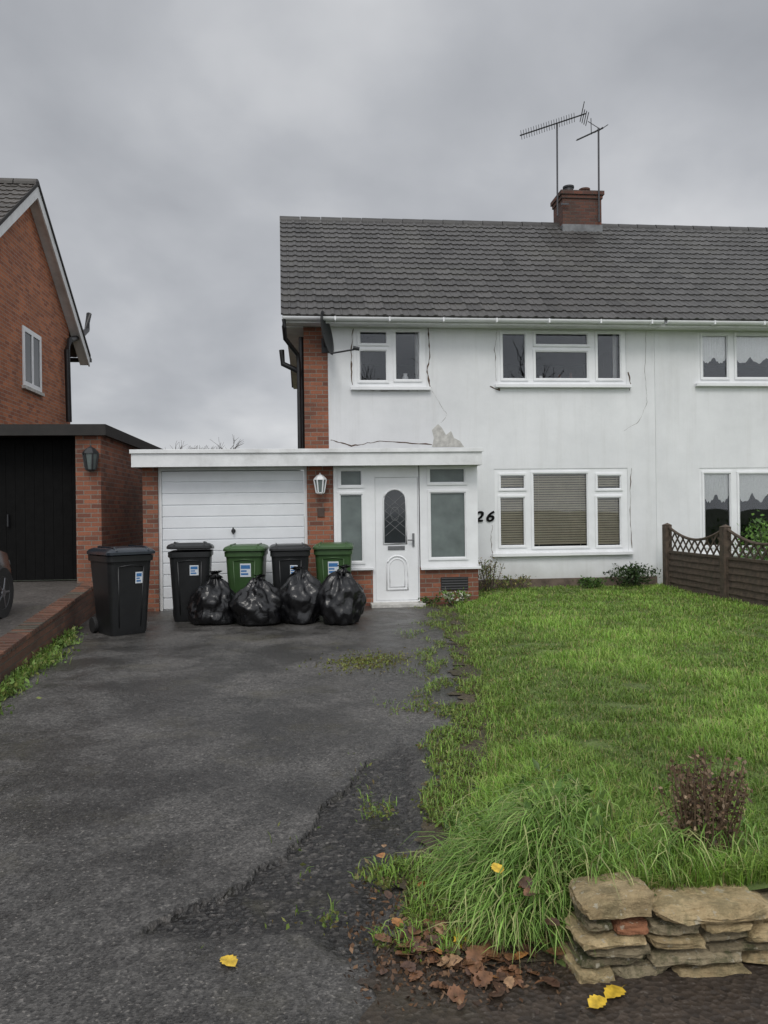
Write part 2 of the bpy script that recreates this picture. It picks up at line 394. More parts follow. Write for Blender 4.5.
def window(parent, rect, panes, Y, gm='glass', sill=True, name='window'):
    X0, X1, Z0, Z1 = rectY(*rect, Y); hs = [rectY(*p, Y) for p in panes]
    mb = MB(); mb.plate(X0+.001, X1-.001, Z0+.001, Z1-.001, hs, Y+.012, Y+.08)
    for h in hs:
        e = .032
        mb.plate(h[0]-e, h[1]+e, h[2]-e, h[3]+e, [h], Y-.010, Y+.014)
        g = .018; i = (h[0]+g, h[1]-g, h[2]+g, h[3]-g)
        mb.plate(h[0]+.0005, h[1]-.0005, h[2]+.0005, h[3]-.0005, [i], Y+.008, Y+.03)
    w = mb.build(name, 'upvc', parent)
    for h in hs:
        MB().box(h[0]-.004, h[1]+.004, Y+.036, Y+.044, h[2]-.004, h[3]+.004).build('pane', gm, w)
    if sill:
        MB().box(X0-.07, X1+.07, Y-.09, Y+.011, Z0-.065, Z0-.004).build('sill', 'upvc', w, bev=.006)
    return w, (X0, X1, Z0, Z1), hs
def blind(parent, h, Y, frac=1.):
    mb = MB(); pitch = .044; n = int((h[3]-h[2])*frac/pitch)
    for i in range(n):
        z = h[3]-.016-i*pitch
        mb.obox(((h[0]+h[1])/2, Y, z), ((h[1]-h[0])/2+.02, 0, 0), (0, .012, .017), (0, -.0006, .0005))
    for x in (h[0]+.12*(h[1]-h[0]), h[1]-.12*(h[1]-h[0])): mb.box(x-.003, x+.003, Y-.018, Y-.015, h[2], h[3])
    return mb.build('blind', 'blind', parent)
def curtain(parent, x0, x1, z0, z1, Y, drop=None, amp=.025, per=.11, m='lace'):
    mb = MB(); nx = 100; top = []; mid = []; bot = []
    for i in range(nx+1):
        u = i/nx; x = x0+(x1-x0)*u; y = Y+amp*sin(2*pi*x/per)+.3*amp*sin(41*x)
        zb = drop(u) if drop else z0
        top.append((x, y, z1)); mid.append((x, y*.5+Y*.5, (zb+z1)/2)); bot.append((x, y, zb))
    mb.loft([bot, mid, top], cap=False, closed=False)
    return mb.build('net_curtain', m, parent, smooth=True)
# ================================================================ ground
def sheet(name, pts, z, m, kind='structure'):
    ar_ = sum(pts[i-1][0]*pts[i][1]-pts[i][0]*pts[i-1][1] for i in range(len(pts)))
    if ar_ < 0: pts = pts[::-1]
    mb = MB(); mb.add([(x, y, z) for x, y in pts], [tuple(range(len(pts)))])
    o = mb.build(name, m, recalc=False); o['kind'] = kind; return o
def ragged(bp, z, j=.028, j2=.02, k_=12):
    e = []
    for i in range(len(bp)-1):
        for k in range(k_):
            t = k/k_; px = bp[i][0]*(1-t)+bp[i+1][0]*t; py = bp[i][1]*(1-t)+bp[i+1][1]*t
            x, y = onZ(px, py, z)
            e.append((x+j*noise.noise((x*9, y*9, 1))+j2*noise.noise((x*30, y*30, 2)), y+j*noise.noise((x*9, y*9, 7))+j2*noise.noise((x*30, y*30, 5))))
    return e
sheet('ground', [(-400, -400), (400, -400), (400, 400), (-400, 400)], -.03, 'ground')
EY = np.array([2.2, 2.5, 2.85, 3.15, 3.62, 4.245, 5.16, 6.6, 9.5, 12.37, 12.9]); EXv = np.array([.80, .72, .58, .58, .70, .93, 1.18, 1.44, 1.90, 2.31, 2.44])
def Xe(Y): return np.interp(Y, EY, EXv)
def H(Y): return np.interp(Y, [2.4, 3, 4.5, 7, 14], [.23, .22, .16, .12, .11])
def sst(x): x = np.clip(x, 0, 1); return x*x*(3-2*x)
def lawn_z(X, Y):
    s = sst((X-Xe(Y))/np.interp(Y, [2.5, 6, 13], [.35, .5, .8]))
    fr = np.where(X > .95, 1., sst((Y-2.45)/.5))
    return .012+s*fr*H(Y)
# driveway: one fine sheet whose worn hollow is a real shallow step
upx = [(372, 758), (352, 780), (338, 797), (322, 806), (316, 822), (297, 838), (282, 858), (262, 866), (244, 884), (214, 900), (196, 903), (170, 917), (150, 922), (118, 946)]
lox = [(118, 946), (165, 950), (230, 946), (290, 942), (335, 968), (385, 975), (405, 900), (430, 830), (425, 760), (398, 735), (372, 758)]
upg = np.array([onZ(*p, .01) for p in upx]); log_ = np.array([onZ(*p, .01) for p in lox])
def pdist(X, Y, pl):
    d = np.full(X.shape, 9.)
    for (ax, ay), (bx_, by_) in zip(pl[:-1], pl[1:]):
        ux, uy = bx_-ax, by_-ay; t = np.clip(((X-ax)*ux+(Y-ay)*uy)/(ux*ux+uy*uy), 0, 1)
        d = np.minimum(d, np.hypot(X-ax-t*ux, Y-ay-t*uy))
    return d
xs = np.r_[np.linspace(-3.6, 2.6, 600), 3.2, 5, 8]; ys = np.r_[-6, -2, 0, 1, np.geomspace(1.5, 13.2, 540)]
GX, GY = np.meshgrid(xs, ys); GX = GX.ravel(); GY = GY.ravel()
near = (GY < 6) & (GY > 1.4)
jx = np.zeros(len(GX)); jy = np.zeros(len(GX))
for i_ in np.nonzero(near)[0]:
    x, y = GX[i_], GY[i_]
    jx[i_] = .035*noise.noise((x*7, y*7, 1))+.026*noise.noise((x*26, y*26, 2)); jy[i_] = .035*noise.noise((x*7, y*7, 7))+.026*noise.noise((x*26, y*26, 5))
UX, UY = GX+jx, GY+jy
pl = np.concatenate([upg, log_[1:]]); ins = np.zeros(len(GX), bool)
for (ax, ay), (bx_, by_) in zip(pl, np.roll(pl, -1, 0)):
    with np.errstate(divide='ignore', invalid='ignore'):
        c_ = ((ay > UY) != (by_ > UY)) & (UX < (bx_-ax)*(UY-ay)/(by_-ay+1e-12)+ax)
    ins ^= c_
wear = ins*sst(pdist(UX, UY, log_)/.13)
step = ins*sst(pdist(UX, UY, upg)/.012)*wear
GZ = .020-.028*step
for i_ in np.nonzero(near & (wear > .05))[0]: GZ[i_] += .006*noise.noise((GX[i_]*40, GY[i_]*40, 3))*wear[i_]
nxg, nyg = len(xs), len(ys); ii = (np.arange(nyg-1)[:, None]*nxg+np.arange(nxg-1)[None, :]).ravel()
T = np.concatenate([np.c_[ii, ii+1, ii+nxg+1], np.c_[ii, ii+nxg+1, ii+nxg]])
rawmesh('driveway', np.c_[GX, GY, GZ], T, np.repeat(wear[:, None], 3, 1), 'drive', kind='structure', smooth=True)
# soil verge in front of the stone wall
gp = ragged([(352, 1060), (365, 1000), (372, 960), (392, 935), (420, 925), (470, 940), (540, 960), (575, 970)], .016, .06, .02, 8)
sheet('soil_verge', gp+[(.95, 2.7), (4, 2.7), (4, 1.2), (gp[0][0], 1.2)], .026, 'gravel')
left = []; right = []
for i in range(260):
    y = 2.55+(12.6-2.55)*i/259; x = float(Xe(y))
    wl = .17+.16*noise.noise((y*2.3, 0, 0))+.14*noise.noise((y*9, 3, 0))+.07*noise.noise((y*30, 3, 0))+.05*float(sst((5-y)/3))
    left.append((x-max(.0, wl), y)); right.append((x+.35, y))
sheet('soil_border', left+right[::-1], .030, 'soil')
# lawn ground
nx, ny = 90, 170; mb = MB(); vs = []
for j in range(ny+1):
    y = 2.5+(13.79-2.5)*(j/ny)**1.3; xe = float(Xe(y))-.03
    for i in range(nx+1):
        x = xe+(6.9-xe)*(i/nx)**1.5
        vs.append((x, y, float(lawn_z(x, y))+.018*noise.noise((x*4, y*4, 0))*min(1, (x-xe)*6)+.012*min(1, (x-xe)*6)))
mb.add(vs, [(j*(nx+1)+i, j*(nx+1)+i+1, (j+1)*(nx+1)+i+1, (j+1)*(nx+1)+i) for j in range(ny) for i in range(nx)])
o = mb.build('lawn', 'turf', smooth=True); o['kind'] = 'structure'
sheet('neighbour_lawn', [(6.9, 1.5), (20, 1.5), (20, 13.8), (6.9, 13.8)], .11, 'turf')
# grass
GC = [(.19, .335, .052), (.225, .37, .062), (.16, .295, .046), (.265, .37, .080), (.25, .325, .092)]
def grass_zone(n, ymin, ymax, hfun, wfun, strawp, lean=(.2, 1.1)):
    Y = np.exp(rng.uniform(np.log(ymin), np.log(ymax), n)); xe = Xe(Y)+.02+rng.normal(size=n)*.035
    xmax = np.minimum(6.85, Y*.63+1.0)
    X = xe+(xmax-xe)*rng.random(n)
    X = np.where((Y < 2.64) & (X < 1.0), 1.0+rng.random(n)*1.6, X)
    P = np.c_[X, Y, lawn_z(X, Y)]
    nz = np.array([noise.noise((x*.8, y*.8, 5)) for x, y in zip(X, Y)])
    nz2 = np.array([noise.noise((x*2.6, y*2.6, 8))+.5*noise.noise((x*6, y*6, 3)) for x, y in zip(X, Y)])
    h = hfun(X, Y)*np.clip(1+.6*nz+.6*nz2, .35, 2.2)*rng.uniform(.45, 1.5, n); w = wfun(Y)*rng.uniform(.7, 1.3, n)
    col = palette(n, GC, .2)*(1+.55*nz[:, None]+.3*nz2[:, None])
    s = rng.random(n) < strawp*(1+3*np.clip(-nz2, 0, 1)); col[s] = palette(int(s.sum()), [(.40, .35, .16), (.33, .28, .12)], .2)
    phi = rng.uniform(0, 2*pi, n)+3*nz
    return blades(P, np.clip(h, .015, 1), w, phi, rng.uniform(*lean, n), np.clip(col, .02, .6))
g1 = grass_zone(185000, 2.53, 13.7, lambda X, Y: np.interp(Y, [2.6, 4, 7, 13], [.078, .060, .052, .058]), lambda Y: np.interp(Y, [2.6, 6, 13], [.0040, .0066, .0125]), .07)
# long pale arching blades near the street, loose and mixed
n = 4300
ctr = rng.uniform([.60, 2.68], [1.15, 3.25], (26, 2)); ctr = np.r_[ctr, [[1.5, 2.76], [1.3, 2.72], [1.7, 2.8], [.75, 3.6], [.66, 2.75], [.7, 2.9], [.8, 2.7]]]
wt_ = rng.uniform(.3, 1, len(ctr)); wt_[-3:] = 1.3; ci = rng.choice(len(ctr), n, p=wt_/wt_.sum()); Cc = ctr[ci]
off = rng.normal(size=(n, 2))*.055; XY = Cc+off
ok = (XY[:, 1] > 2.60) & (XY[:, 0] > Xe(XY[:, 1])-.02); XY = XY[ok]; off = off[ok]; ci = ci[ok]; n = len(XY)
hl_ = rng.uniform(.7, 1.2, 40)[ci]; dr = rng.normal(size=40)[ci]
ph = pi+.7+dr*.8+rng.normal(size=n)*.8
P = np.c_[XY, np.maximum(lawn_z(XY[:, 0], XY[:, 1]), .02)]
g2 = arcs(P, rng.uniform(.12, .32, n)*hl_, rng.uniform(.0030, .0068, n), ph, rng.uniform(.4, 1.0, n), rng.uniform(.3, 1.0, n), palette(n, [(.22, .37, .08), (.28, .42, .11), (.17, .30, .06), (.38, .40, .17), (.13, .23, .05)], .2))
nW = 450; cw = rng.uniform([.62, 2.72], [1.25, 3.6], (nW, 2)); Pz = np.c_[cw, lawn_z(cw[:, 0], cw[:, 1])+rng.uniform(.02, .12, nW)]
g3 = leaves(Pz, rng.uniform(.03, .09, nW), rng.uniform(.015, .035, nW), palette(nW, [(.10, .19, .04), (.16, .25, .06), (.08, .14, .03)], .2), .4)
V, T, C = cat3(g1, g2, g3)
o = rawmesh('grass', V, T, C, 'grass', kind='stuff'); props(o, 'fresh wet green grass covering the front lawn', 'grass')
def weedpts(f, n):
    return np.array([f() for _ in range(n)])
def border():
    while True:
        y = math.exp(random.uniform(math.log(2.62), math.log(12.4))); x = float(Xe(y))+random.gauss(-.15, .17+.012*y)
        if noise.noise((x*3, y*1.6, 11))+.6*noise.noise((x*9, y*6, 4)) > -.05+.62*max(0, float(Xe(y))-x-.15): return (x, y, float(lawn_z(x, y))+.020)
Pw = weedpts(border, 17000); n = len(Pw)
w1 = leaves(Pw+rng.normal(size=(n, 3))*[.02, .02, .006], rng.uniform(.008, .036, n), rng.uniform(.006, .020, n), palette(n, [(.13, .20, .04), (.17, .24, .05), (.22, .23, .07), (.10, .11, .035), (.17, .13, .06)], .2), .3)
Pw = weedpts(border, 6500); n = len(Pw)
w2 = blades(Pw, rng.uniform(.015, .075, n), rng.uniform(.003, .006, n), rng.uniform(0, 6.28, n), rng.uniform(.2, 1.2, n), palette(n, GC, .25))
V, T, C = cat3(w1, w2); o = rawmesh('weeds', V, T, C, 'leaf', kind='stuff'); props(o, 'low weeds and moss along the lawn edge of the drive', 'weeds')
def wall_line(y): return -3.35+(12.2-y)*(.56/4.96)
def bywall():
    while True:
        y = random.uniform(6.0, 10.4); x = wall_line(y)+abs(random.gauss(0, .11))+.02
        if noise.noise((x*3, y*2, 21))+.5*noise.noise((x*9, y*7, 2)) > -.15: return (x, y, .022)
Pw = weedpts(bywall, 2400); n = len(Pw)
w1 = leaves(Pw+abs(rng.normal(size=(n, 3)))*[.01, .02, .04], rng.uniform(.03, .07, n), rng.uniform(.015, .035, n), palette(n, [(.12, .20, .045), (.15, .24, .055), (.21, .24, .07)], .2), .6)
Pw = weedpts(bywall, 900); n = len(Pw)
w2 = blades(Pw, rng.uniform(.05, .14, n), rng.uniform(.004, .009, n), rng.uniform(0, 6.28, n), rng.uniform(.2, 1, n), palette(n, GC, .2))
V, T, C = cat3(w1, w2); o = rawmesh('weeds', V, T, C, 'leaf', kind='stuff'); props(o, 'strip of weeds growing at the foot of the low brick wall', 'weeds')
def mossy():
    px = random.gauss(368, 22); py = random.gauss(664, 4.5) - (px-368)*.06; x, y = onZ(px, py); return (x, y, .022)
Pw = weedpts(mossy, 1500); n = len(Pw)
V, T, C = leaves(Pw, rng.uniform(.015, .04, n), rng.uniform(.010, .025, n), palette(n, [(.16, .20, .04), (.20, .22, .06), (.13, .11, .04)], .2), .2)
o = rawmesh('moss', V, T, C, 'leaf', kind='stuff'); props(o, 'moss patch in the middle of the tarmac drive', 'moss')
# ================================================================ the white house, number 26
YW = 13.8; YG = 12.6; YR = 17.3; YE = YW-.38
XH = onY(304, 380, YW)[0]; XB = onY(328, 380, YW)[0]; XP = onY(655, 400, YW)[0]
ZE = onY(400, 315.5, YE)[1]; ZR = onY(450, 223.5, YR)[1]
XV = onY(281, 312, YE)[0]; SHR = .13
house = thing('semi_detached_house', 'white rendered semi-detached house numbered 26 with garage and porch across its front', 'house', ((XH+XP)/2, YW, 0))
RA = (354, 426, 327, 387); RB = (498, 626, 329, 384.5); RC = (495, 628, 468.5, 552)
def hr(r): return rectY(*r, YW)
wt = ZE-.02
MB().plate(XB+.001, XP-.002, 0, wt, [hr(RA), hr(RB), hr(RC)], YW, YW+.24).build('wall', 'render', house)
MB().box(XH, XB, YW-.004, YW+.24, 0, wt).build('brick_corner', 'brick2', house)
gprof = [(YW+.245, 0), (20.8, 0), (20.8, wt), (YR, ZR-.12), (YW+.245, wt+.2)]
MB().prism(gprof, XH, XH+.24, 'X').build('gable_wall', 'brick2', house)
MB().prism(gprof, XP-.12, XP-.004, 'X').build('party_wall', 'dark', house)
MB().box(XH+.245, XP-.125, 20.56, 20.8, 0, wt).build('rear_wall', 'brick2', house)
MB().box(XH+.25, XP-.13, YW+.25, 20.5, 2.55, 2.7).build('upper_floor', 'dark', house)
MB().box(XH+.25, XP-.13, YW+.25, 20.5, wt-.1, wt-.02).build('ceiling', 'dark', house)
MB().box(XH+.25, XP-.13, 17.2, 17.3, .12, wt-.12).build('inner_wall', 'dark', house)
def roof(parent, x0, x1, m):
    Vv = Vector((0, YR-YE, ZR-ZE)); L = Vv.length; Vv.normalize()
    mb = MB(); tiles(mb, (x0, YE-.06, ZE-.05*Vv.z), (1, 0, 0), Vv, x1-x0, L+.02, shear=SHR)
    tiles(mb, (x1, 2*YR-YE+.06, ZE), (-1, 0, 0), Vector((0, -Vv.y, Vv.z)), x1-x0, L+.02, shear=-SHR)
    r = mb.build('roof', m, parent, tone=True, recalc=False)
    rb = MB(); n = round((x1-x0)/.45); st = (x1-x0)/n
    for i in range(n):
        a = x0-SHR+i*st; rings = []
        for xx, rad in ((a, .115), (a+st*.97, .110)):
            rings.append([(xx, YR+rad*cos(R(t)), ZR-.045+rad*1.05*sin(R(t))) for t in range(-10, 191, 20)])
        rb.loft(rings, cap=True, closed=False)
    rb.build('ridge_tile', m, r, smooth=40)
    return r
rf = roof(house, XV, XP-.002, 'tile')
MB().prism([(YE+.02, ZE-.14), (YE+.02, ZE-.03), (YR, ZR-.05), (YR, ZR-.2)], XV+.02, XV+.05, 'X').build('bargeboard', 'wpaint', house)
MB().box(XV+.05, XP-.004, YE+.02, YE+.045, ZE-.14, ZE-.02).build('fascia_board', 'wpaint', house)
MB().box(XV+.055, XP-.004, YE+.05, YW-.002, ZE-.12, ZE-.105).build('soffit', 'wpaint', house)
MB().box(XV+.06, XH-.003, YW+.02, 20.7, ZE-.13, ZE-.10).build('side_soffit', 'wpaint', house)
def gutter(parent, x0, x1, m='upvc'):
    mb = MB(); yc = YE-.045; zc = ZE-.055
    o1 = [(yc+.058*cos(R(t)), zc+.058*sin(R(t))) for t in range(180, 361, 20)]; o2 = [(yc+.05*cos(R(t)), zc+.05*sin(R(t))) for t in range(360, 179, -20)]
    mb.prism(o1+o2, x0, x1, 'X'); x = x0+.9
    while x < x1: mb.box(x-.012, x+.012, yc-.062, YE+.018, zc-.064, zc+.008); x += .95
    return mb.build('gutter', m, parent)
gutter(house, XV+.03, XP-.03)
# windows
wA, _, hA = window(house, RA, [(359, 387, 331, 344), (359, 387, 350, 381), (395, 420, 331, 380)], YW)
wB, _, hB = window(house, RB, [(502, 526, 333, 379), (535, 588, 333, 345), (535, 588, 351, 379), (597, 621, 333, 379)], YW)
wC, _, hC = window(house, RC, [(500, 525, 475, 489), (500, 525, 497, 546), (533, 588, 473, 547), (597, 621, 475, 489), (597, 621, 497, 546)], YW)
for h in hC: blind(wC, h, YW+.078)
curtain(wA, hA[0][0]-.02, hA[0][0]+.05, hA[1][2]-.1, hA[0][3]+.1, YW+.3)
curtain(wA, hA[2][1]-.05, hA[2][1]+.02, hA[1][2]-.1, hA[0][3]+.1, YW+.3)
MB().lathe((hA[2][0]+.2, YW+.15, hA[2][2]-.03), [(.03, 0), (.05, .03), (.06, .09), (.035, .14), (.04, .17)], 14).build('vase', 'upvc', wA, smooth=50)
curtain(wB, hB[0][0]-.04, hB[0][0]+.03, hB[0][2]-.1, hB[0][3]+.1, YW+.3)
curtain(wB, hB[3][1]-.03, hB[3][1]+.04, hB[0][2]-.1, hB[0][3]+.1, YW+.3)
for k_, xo in enumerate((.15, .5, .72)):
    MB().lathe((hB[2][0]+xo, YW+.14, hB[2][2]-.02), [(.02, 0), (.035, .02), (.03, .08), (.02, .10+.03*k_)], 12).build('ornament', 'terracotta' if k_ else 'lace', wB, smooth=50)
# plinth, cracks, patch
MB().box(XB+.3, XP-.01, YW-.02, YW-.002, 0, .30).build('plinth', 'plinth', house)
def crack(pts, r=.007):
    P = []
    for i in range(len(pts)-1):
        for k in range(9):
            t = k/9; px = pts[i][0]*(1-t)+pts[i+1][0]*t; py = pts[i][1]*(1-t)+pts[i+1][1]*t
            x, z = onY(px, py, YW); P.append((x+.022*noise.noise((x*11, z*11, 0)), z+.022*noise.noise((x*11, z*11, 5))))
    a = []; b = []
    for i, (x, z) in enumerate(P):
        d = Vector(P[min(i+1, len(P)-1)])-Vector(P[max(i-1, 0)]); d.normalize(); w = r*(.15+1.2*abs(noise.noise((x*7, z*7, 2))))*1.3
        a.append((x-d.y*w, z+d.x*w)); b.append((x+d.y*w, z-d.x*w))
    mb = MB()
    for i in range(len(P)-1):
        mb.add([(a[i][0], YW-.003, a[i][1]), (b[i][0], YW-.003, b[i][1]), (b[i+1][0], YW-.003, b[i+1][1]), (a[i+1][0], YW-.003, a[i+1][1])], [(0, 1, 2, 3)])
    return mb
for pts, r in (([(353, 328), (351, 352), (352, 389)], .012), ([(428, 328), (430, 355), (427, 372), (431, 391)], .018), ([(352, 390), (390, 391), (431, 390)], .010),
               ([(331, 440), (352, 446), (380, 441), (438, 445)], .012), ([(646, 330), (645, 372), (647, 402), (639, 422), (622, 432)], .0045), ([(490, 386), (500, 391), (497, 384)], .022),
               ([(628, 372), (631, 385), (629, 391)], .020), ([(631, 468), (630, 510), (632, 553)], .008), ([(492, 525), (491, 540), (493, 560)], .008), ([(497, 330), (495, 350), (496, 385)], .006), ([(432, 391), (447, 415), (440, 424)], .003)):
    crack(pts, r).build('wall_crack', 'crack', house, recalc=False)
pp = [(432, 447), (434, 438), (432, 430), (438, 424), (442, 428), (446, 435), (451, 431), (454, 438), (460, 441), (464, 447)]
mb = MB(); pv = [onY(x, y, YW) for x, y in pp]; mb.prism(pv, YW-.005, YW-.001, 'Y'); mb.build('cement_patch', 'cement', house)
# black pipes on the side wall and eaves
px0 = XH-.09
MB().path([(px0, YW+.12, 2.4), (px0, YW+.12, ZE-.75), (px0-.02, YW+.1, ZE-.6), (XV+.06, YW-.2, ZE-.38), (XV+.05, YE-.03, ZE-.22), (XV+.05, YE-.045, ZE-.1)], .04, 10).build('downpipe', 'black', house, smooth=50)
zz = onY(285, 355, YW)[1]
MB().path([(px0+.03, YW+.3, zz-.25), (XV+.0, YW+.3, zz-.1), (XV-.02, YW+.3, zz+.15)], .05, 10).build('soil_pipe', 'black', house, smooth=50)
MB().path([(px0+.05, YW+.5, 2.4), (px0+.05, YW+.5, ZE-.2)], .055, 10).build('soil_pipe', 'black', house, smooth=50)
def text_part(txt, px, py, hpx, Y, parent, m, shear=.3, offset=.01, wide=1.12):
    cu = bpy.data.curves.new('t', 'FONT'); cu.body = txt; cu.size = 1; cu.shear = shear; cu.extrude = .02; cu.offset = offset; cu.space_character = 1.25; cu.resolution_u = 6
    to = bpy.data.objects.new('t', cu); COL.objects.link(to); dg = bpy.context.evaluated_depsgraph_get()
    me = bpy.data.meshes.new_from_object(to.evaluated_get(dg)); bpy.data.objects.remove(to)
    co = np.array([v.co for v in me.vertices]); lo = co.min(0); hi = co.max(0)
    x, z = onY(px, py, Y); x1, z1 = onY(px, py-hpx, Y); k = (z1-z)/(hi[1]-lo[1])
    mb = MB(); mb.add([(x+(c[0]-lo[0])*k*wide, Y-.014-c[2]*.5, z+(c[1]-lo[1])*k) for c in co], [tuple(p.vertices) for p in me.polygons])
    return mb.build('house_number', m, parent)
text_part('26', 474, 522, 11, YW, house, 'black_and_shade', .25, .022, 1.22)
# chimney
cx0, cx1 = onY(558, 210, YR)[0], onY(596, 210, YR)[0]; zt = onY(577, 197, YR)[1]
ch = MB().box(cx0, cx1, YR-.33, YR+.33, ZR-.6, zt-.17).box(cx0-.025, cx1+.025, YR-.355, YR+.355, zt-.169, zt-.09).box(cx0-.055, cx1+.055, YR-.385, YR+.385, zt-.089, zt+.0).build('chimney', 'brickchim', rf)
MB().box(cx0-.015, cx1+.015, YR-.345, YR+.345, ZR-.45, ZR-.08).build('flashing', 'lead', rf)
MB().box(cx0+.05, cx1-.05, YR-.28, YR+.28, zt+.001, zt+.04).build('mortar_cap', 'lead', rf)
for fx, hh_ in ((.28, .20), (.70, .15)):
    xx = cx0+(cx1-cx0)*fx
    MB().lathe((xx, YR, zt+.03), [(.13, 0), (.12, .05), (.11, hh_-.05), (.13, hh_-.04), (.13, hh_), (.09, hh_), (.085, .02)], 18).build('chimney_pot', 'darkmetal' if fx < .5 else 'terracotta', rf, smooth=40)
# ---- flat roofed garage and porch range
XL, XR2 = onY(131, 458, YG-.3)[0], onY(482, 455, YG-.3)[0]
zf0, zf1 = onY(310, 466, YG-.3)[1], onY(310, 449.5, YG-.3)[1]
MB().box(XL, XR2, YG-.3, YG-.27, zf0, zf1).box(XL, XL+.03, YG-.268, 17, zf0, zf1).box(XR2-.03, XR2, YG-.268, YW-.004, zf0, zf1).box(XL-.02, XR2+.02, YG-.33, YG-.302, zf1-.05, zf1+.012).build('porch_fascia', 'wpaint', house, bev=.004)
MB().box(XL+.032, XR2-.032, YG-.268, YW-.004, zf0+.06, zf1-.02).box(XL+.032, XH-.12, YW-.003, 17, zf0+.06, zf1-.02).build('flat_roof', 'felt', house)
MB().box(XL+.032, XR2-.032, YG-.267, YG+.0, zf0+.03, zf0+.058).build('porch_soffit', 'wpaint', house)
gx = [onY(p, 530, YG)[0] for p in (143, 158, 307.5, 333.5)]
ztop = zf0+.029
MB().box(gx[0], gx[1], YG, YG+.33, 0, ztop).box(gx[0], gx[0]+.22, YG+.331, 16.9, 0, ztop).build('brick_pier', 'brick2', house)
MB().box(gx[2], gx[3], YG, YG+.33, 0, ztop).build('brick_pier', 'brick2', house)
d0, d1 = gx[1]+.05, gx[2]-.05; dz1 = onY(233, 470, YG)[1]
MB().plate(gx[1]+.002, gx[2]-.002, 0, ztop-.002, [(d0, d1, -.1, dz1)], YG+.06, YG+.14).build('garage_door_frame', 'wpaint', house)
prof = []; z = .02; n = 12; st = (dz1-.03)/n
for i in range(n):
    prof += [(YG+.098, z), (YG+.098, z+.014), (YG+.084, z+.022), (YG+.086, z+st-.004)]; z += st
prof = prof+[(YG+.098, z), (YG+.125, z), (YG+.125, .02)]
gd = MB().prism(prof, d0+.004, d1-.004, 'X').build('garage_door', 'wmetal', house)
hx, hz = onY(233, 531, YG)
MB().lathe((hx, YG+.08, hz), [(.035, 0), (.035, -.012), (.012, -.014), (.012, -.04), (.001, -.04)], 16, 'Y').box(hx-.012, hx+.012, YG+.025, YG+.045, hz-.055, hz+.055).build('handle', 'darkmetal', gd)
# porch brick bases and glazing
by = onY(350, 569, YG)[1]
bx = [onY(p, 580, YG)[0] for p in (333.6, 373, 420, 478.5)]
MB().box(bx[0]+.001, bx[1], YG+.01, YG+.22, 0, by).build('porch_base', 'brick2', house)
MB().box(bx[2], bx[3], YG+.01, YG+.22, 0, by).box(bx[3]-.22, bx[3], YG+.221, YW-.002, 0, by).build('porch_base', 'brick2', house)
wl, rl, _ = window(house, (333.8, 373, 466, 569), [(340, 362, 470, 486), (340, 363, 494, 562)], YG, 'frost', False, 'porch_window')
wr, rr_, _ = window(house, (420, 478, 464, 568), [(429, 465, 468, 483), (430, 466, 492, 558)], YG, 'frost', False, 'porch_window')
MB().box(rl[0], rl[1], YG-.06, YG-.012, rl[2]-.02, rl[2]+.025).build('sill', 'upvc', wl, bev=.005)
MB().box(rr_[0], rr_[1]+.03, YG-.06, YG-.012, rr_[2]-.02, rr_[2]+.025).build('sill', 'upvc', wr, bev=.005)
MB().box(bx[3]-.07, bx[3]-.002, YG+.09, YW-.002, by+.001, ztop-.002).build('porch_side_panel', 'upvc', house)
xd0, xd1, zd0, zd1 = rectY(375.5, 418.5, 477, 602, YG)
zd0 = .10
MB().plate(bx[1]+.002, bx[2]-.002, .02, ztop-.002, [(xd0, xd1, zd0, zd1)], YG+.014, YG+.09).build('door_frame', 'upvc', house)
MB().box(bx[1]-.05, bx[2]+.05, YG-.28, YG+.3, -.01, .075).build('doorstep', 'cement', house, bev=.01)
gxx = rectY(384.5, 405.5, 490, 543, YG)
def arch(x0, x1, z0, z1, n=12):
    rise = (x1-x0)*.5; pts = [(x0, z0), (x1, z0)]
    for k in range(n+1):
        a = pi*k/n; pts.append(((x0+x1)/2+(x1-x0)/2*cos(a), z1-rise+rise*sin(a)))
    return pts
door = MB().box(xd0+.004, xd1-.004, YG+.03, YG+.075, zd0+.004, zd1-.004).build('porch_door', 'upvc', house, bev=.004)
gl = MB().prism(arch(*gxx), YG+.022, YG+.029, 'Y').build('glazed_panel', 'darkglass', door)
lm = MB()
def mould(mb, prof, y, r=.012):
    P = [(a, y, b) for a, b in prof]; mb.path(P+[P[0]], r, 6)
mm = MB(); mould(mm, arch(gxx[0]-.015, gxx[1]+.015, gxx[2]-.015, gxx[3]+.015), YG+.028, .016)
lp = rectY(387, 408, 556, 590, YG); mould(mm, arch(*lp), YG+.028, .014)
lp2 = (lp[0]+.05, lp[1]-.05, lp[2]+.05, lp[3]-.05); mould(mm, arch(*lp2), YG+.028, .008)
mm.build('door_moulding', 'upvc', door, smooth=True)
cxg = (gxx[0]+gxx[1])/2; wg = gxx[1]-gxx[0]; hg = gxx[3]-gxx[2]
for k in range(-3, 4):
    for sgn in (1, -1):
        za = gxx[2]+hg*(.45+k*.16); z_a = za-sgn*wg*.8*.5; z_b = za+sgn*wg*.8*.5
        if min(z_a, z_b) > gxx[2]-.02 and max(z_a, z_b) < gxx[3]-wg*.12: lm.tube((gxx[0]+.01, YG+.02, z_a), (gxx[1]-.01, YG+.02, z_b), .0045, n=5)
ring = [(cxg+.07*cos(t*pi/8), YG+.019, gxx[2]+hg*.55+.11*sin(t*pi/8)) for t in range(17)]; lm.path(ring, .006, 5)
lm.build('leaded_strip', 'lead', door)
lb = rectY(388, 405, 546, 550, YG)
MB().box(*lb[:2], YG+.016, YG+.029, *lb[2:]).build('letterbox', 'lead', door, bev=.004)
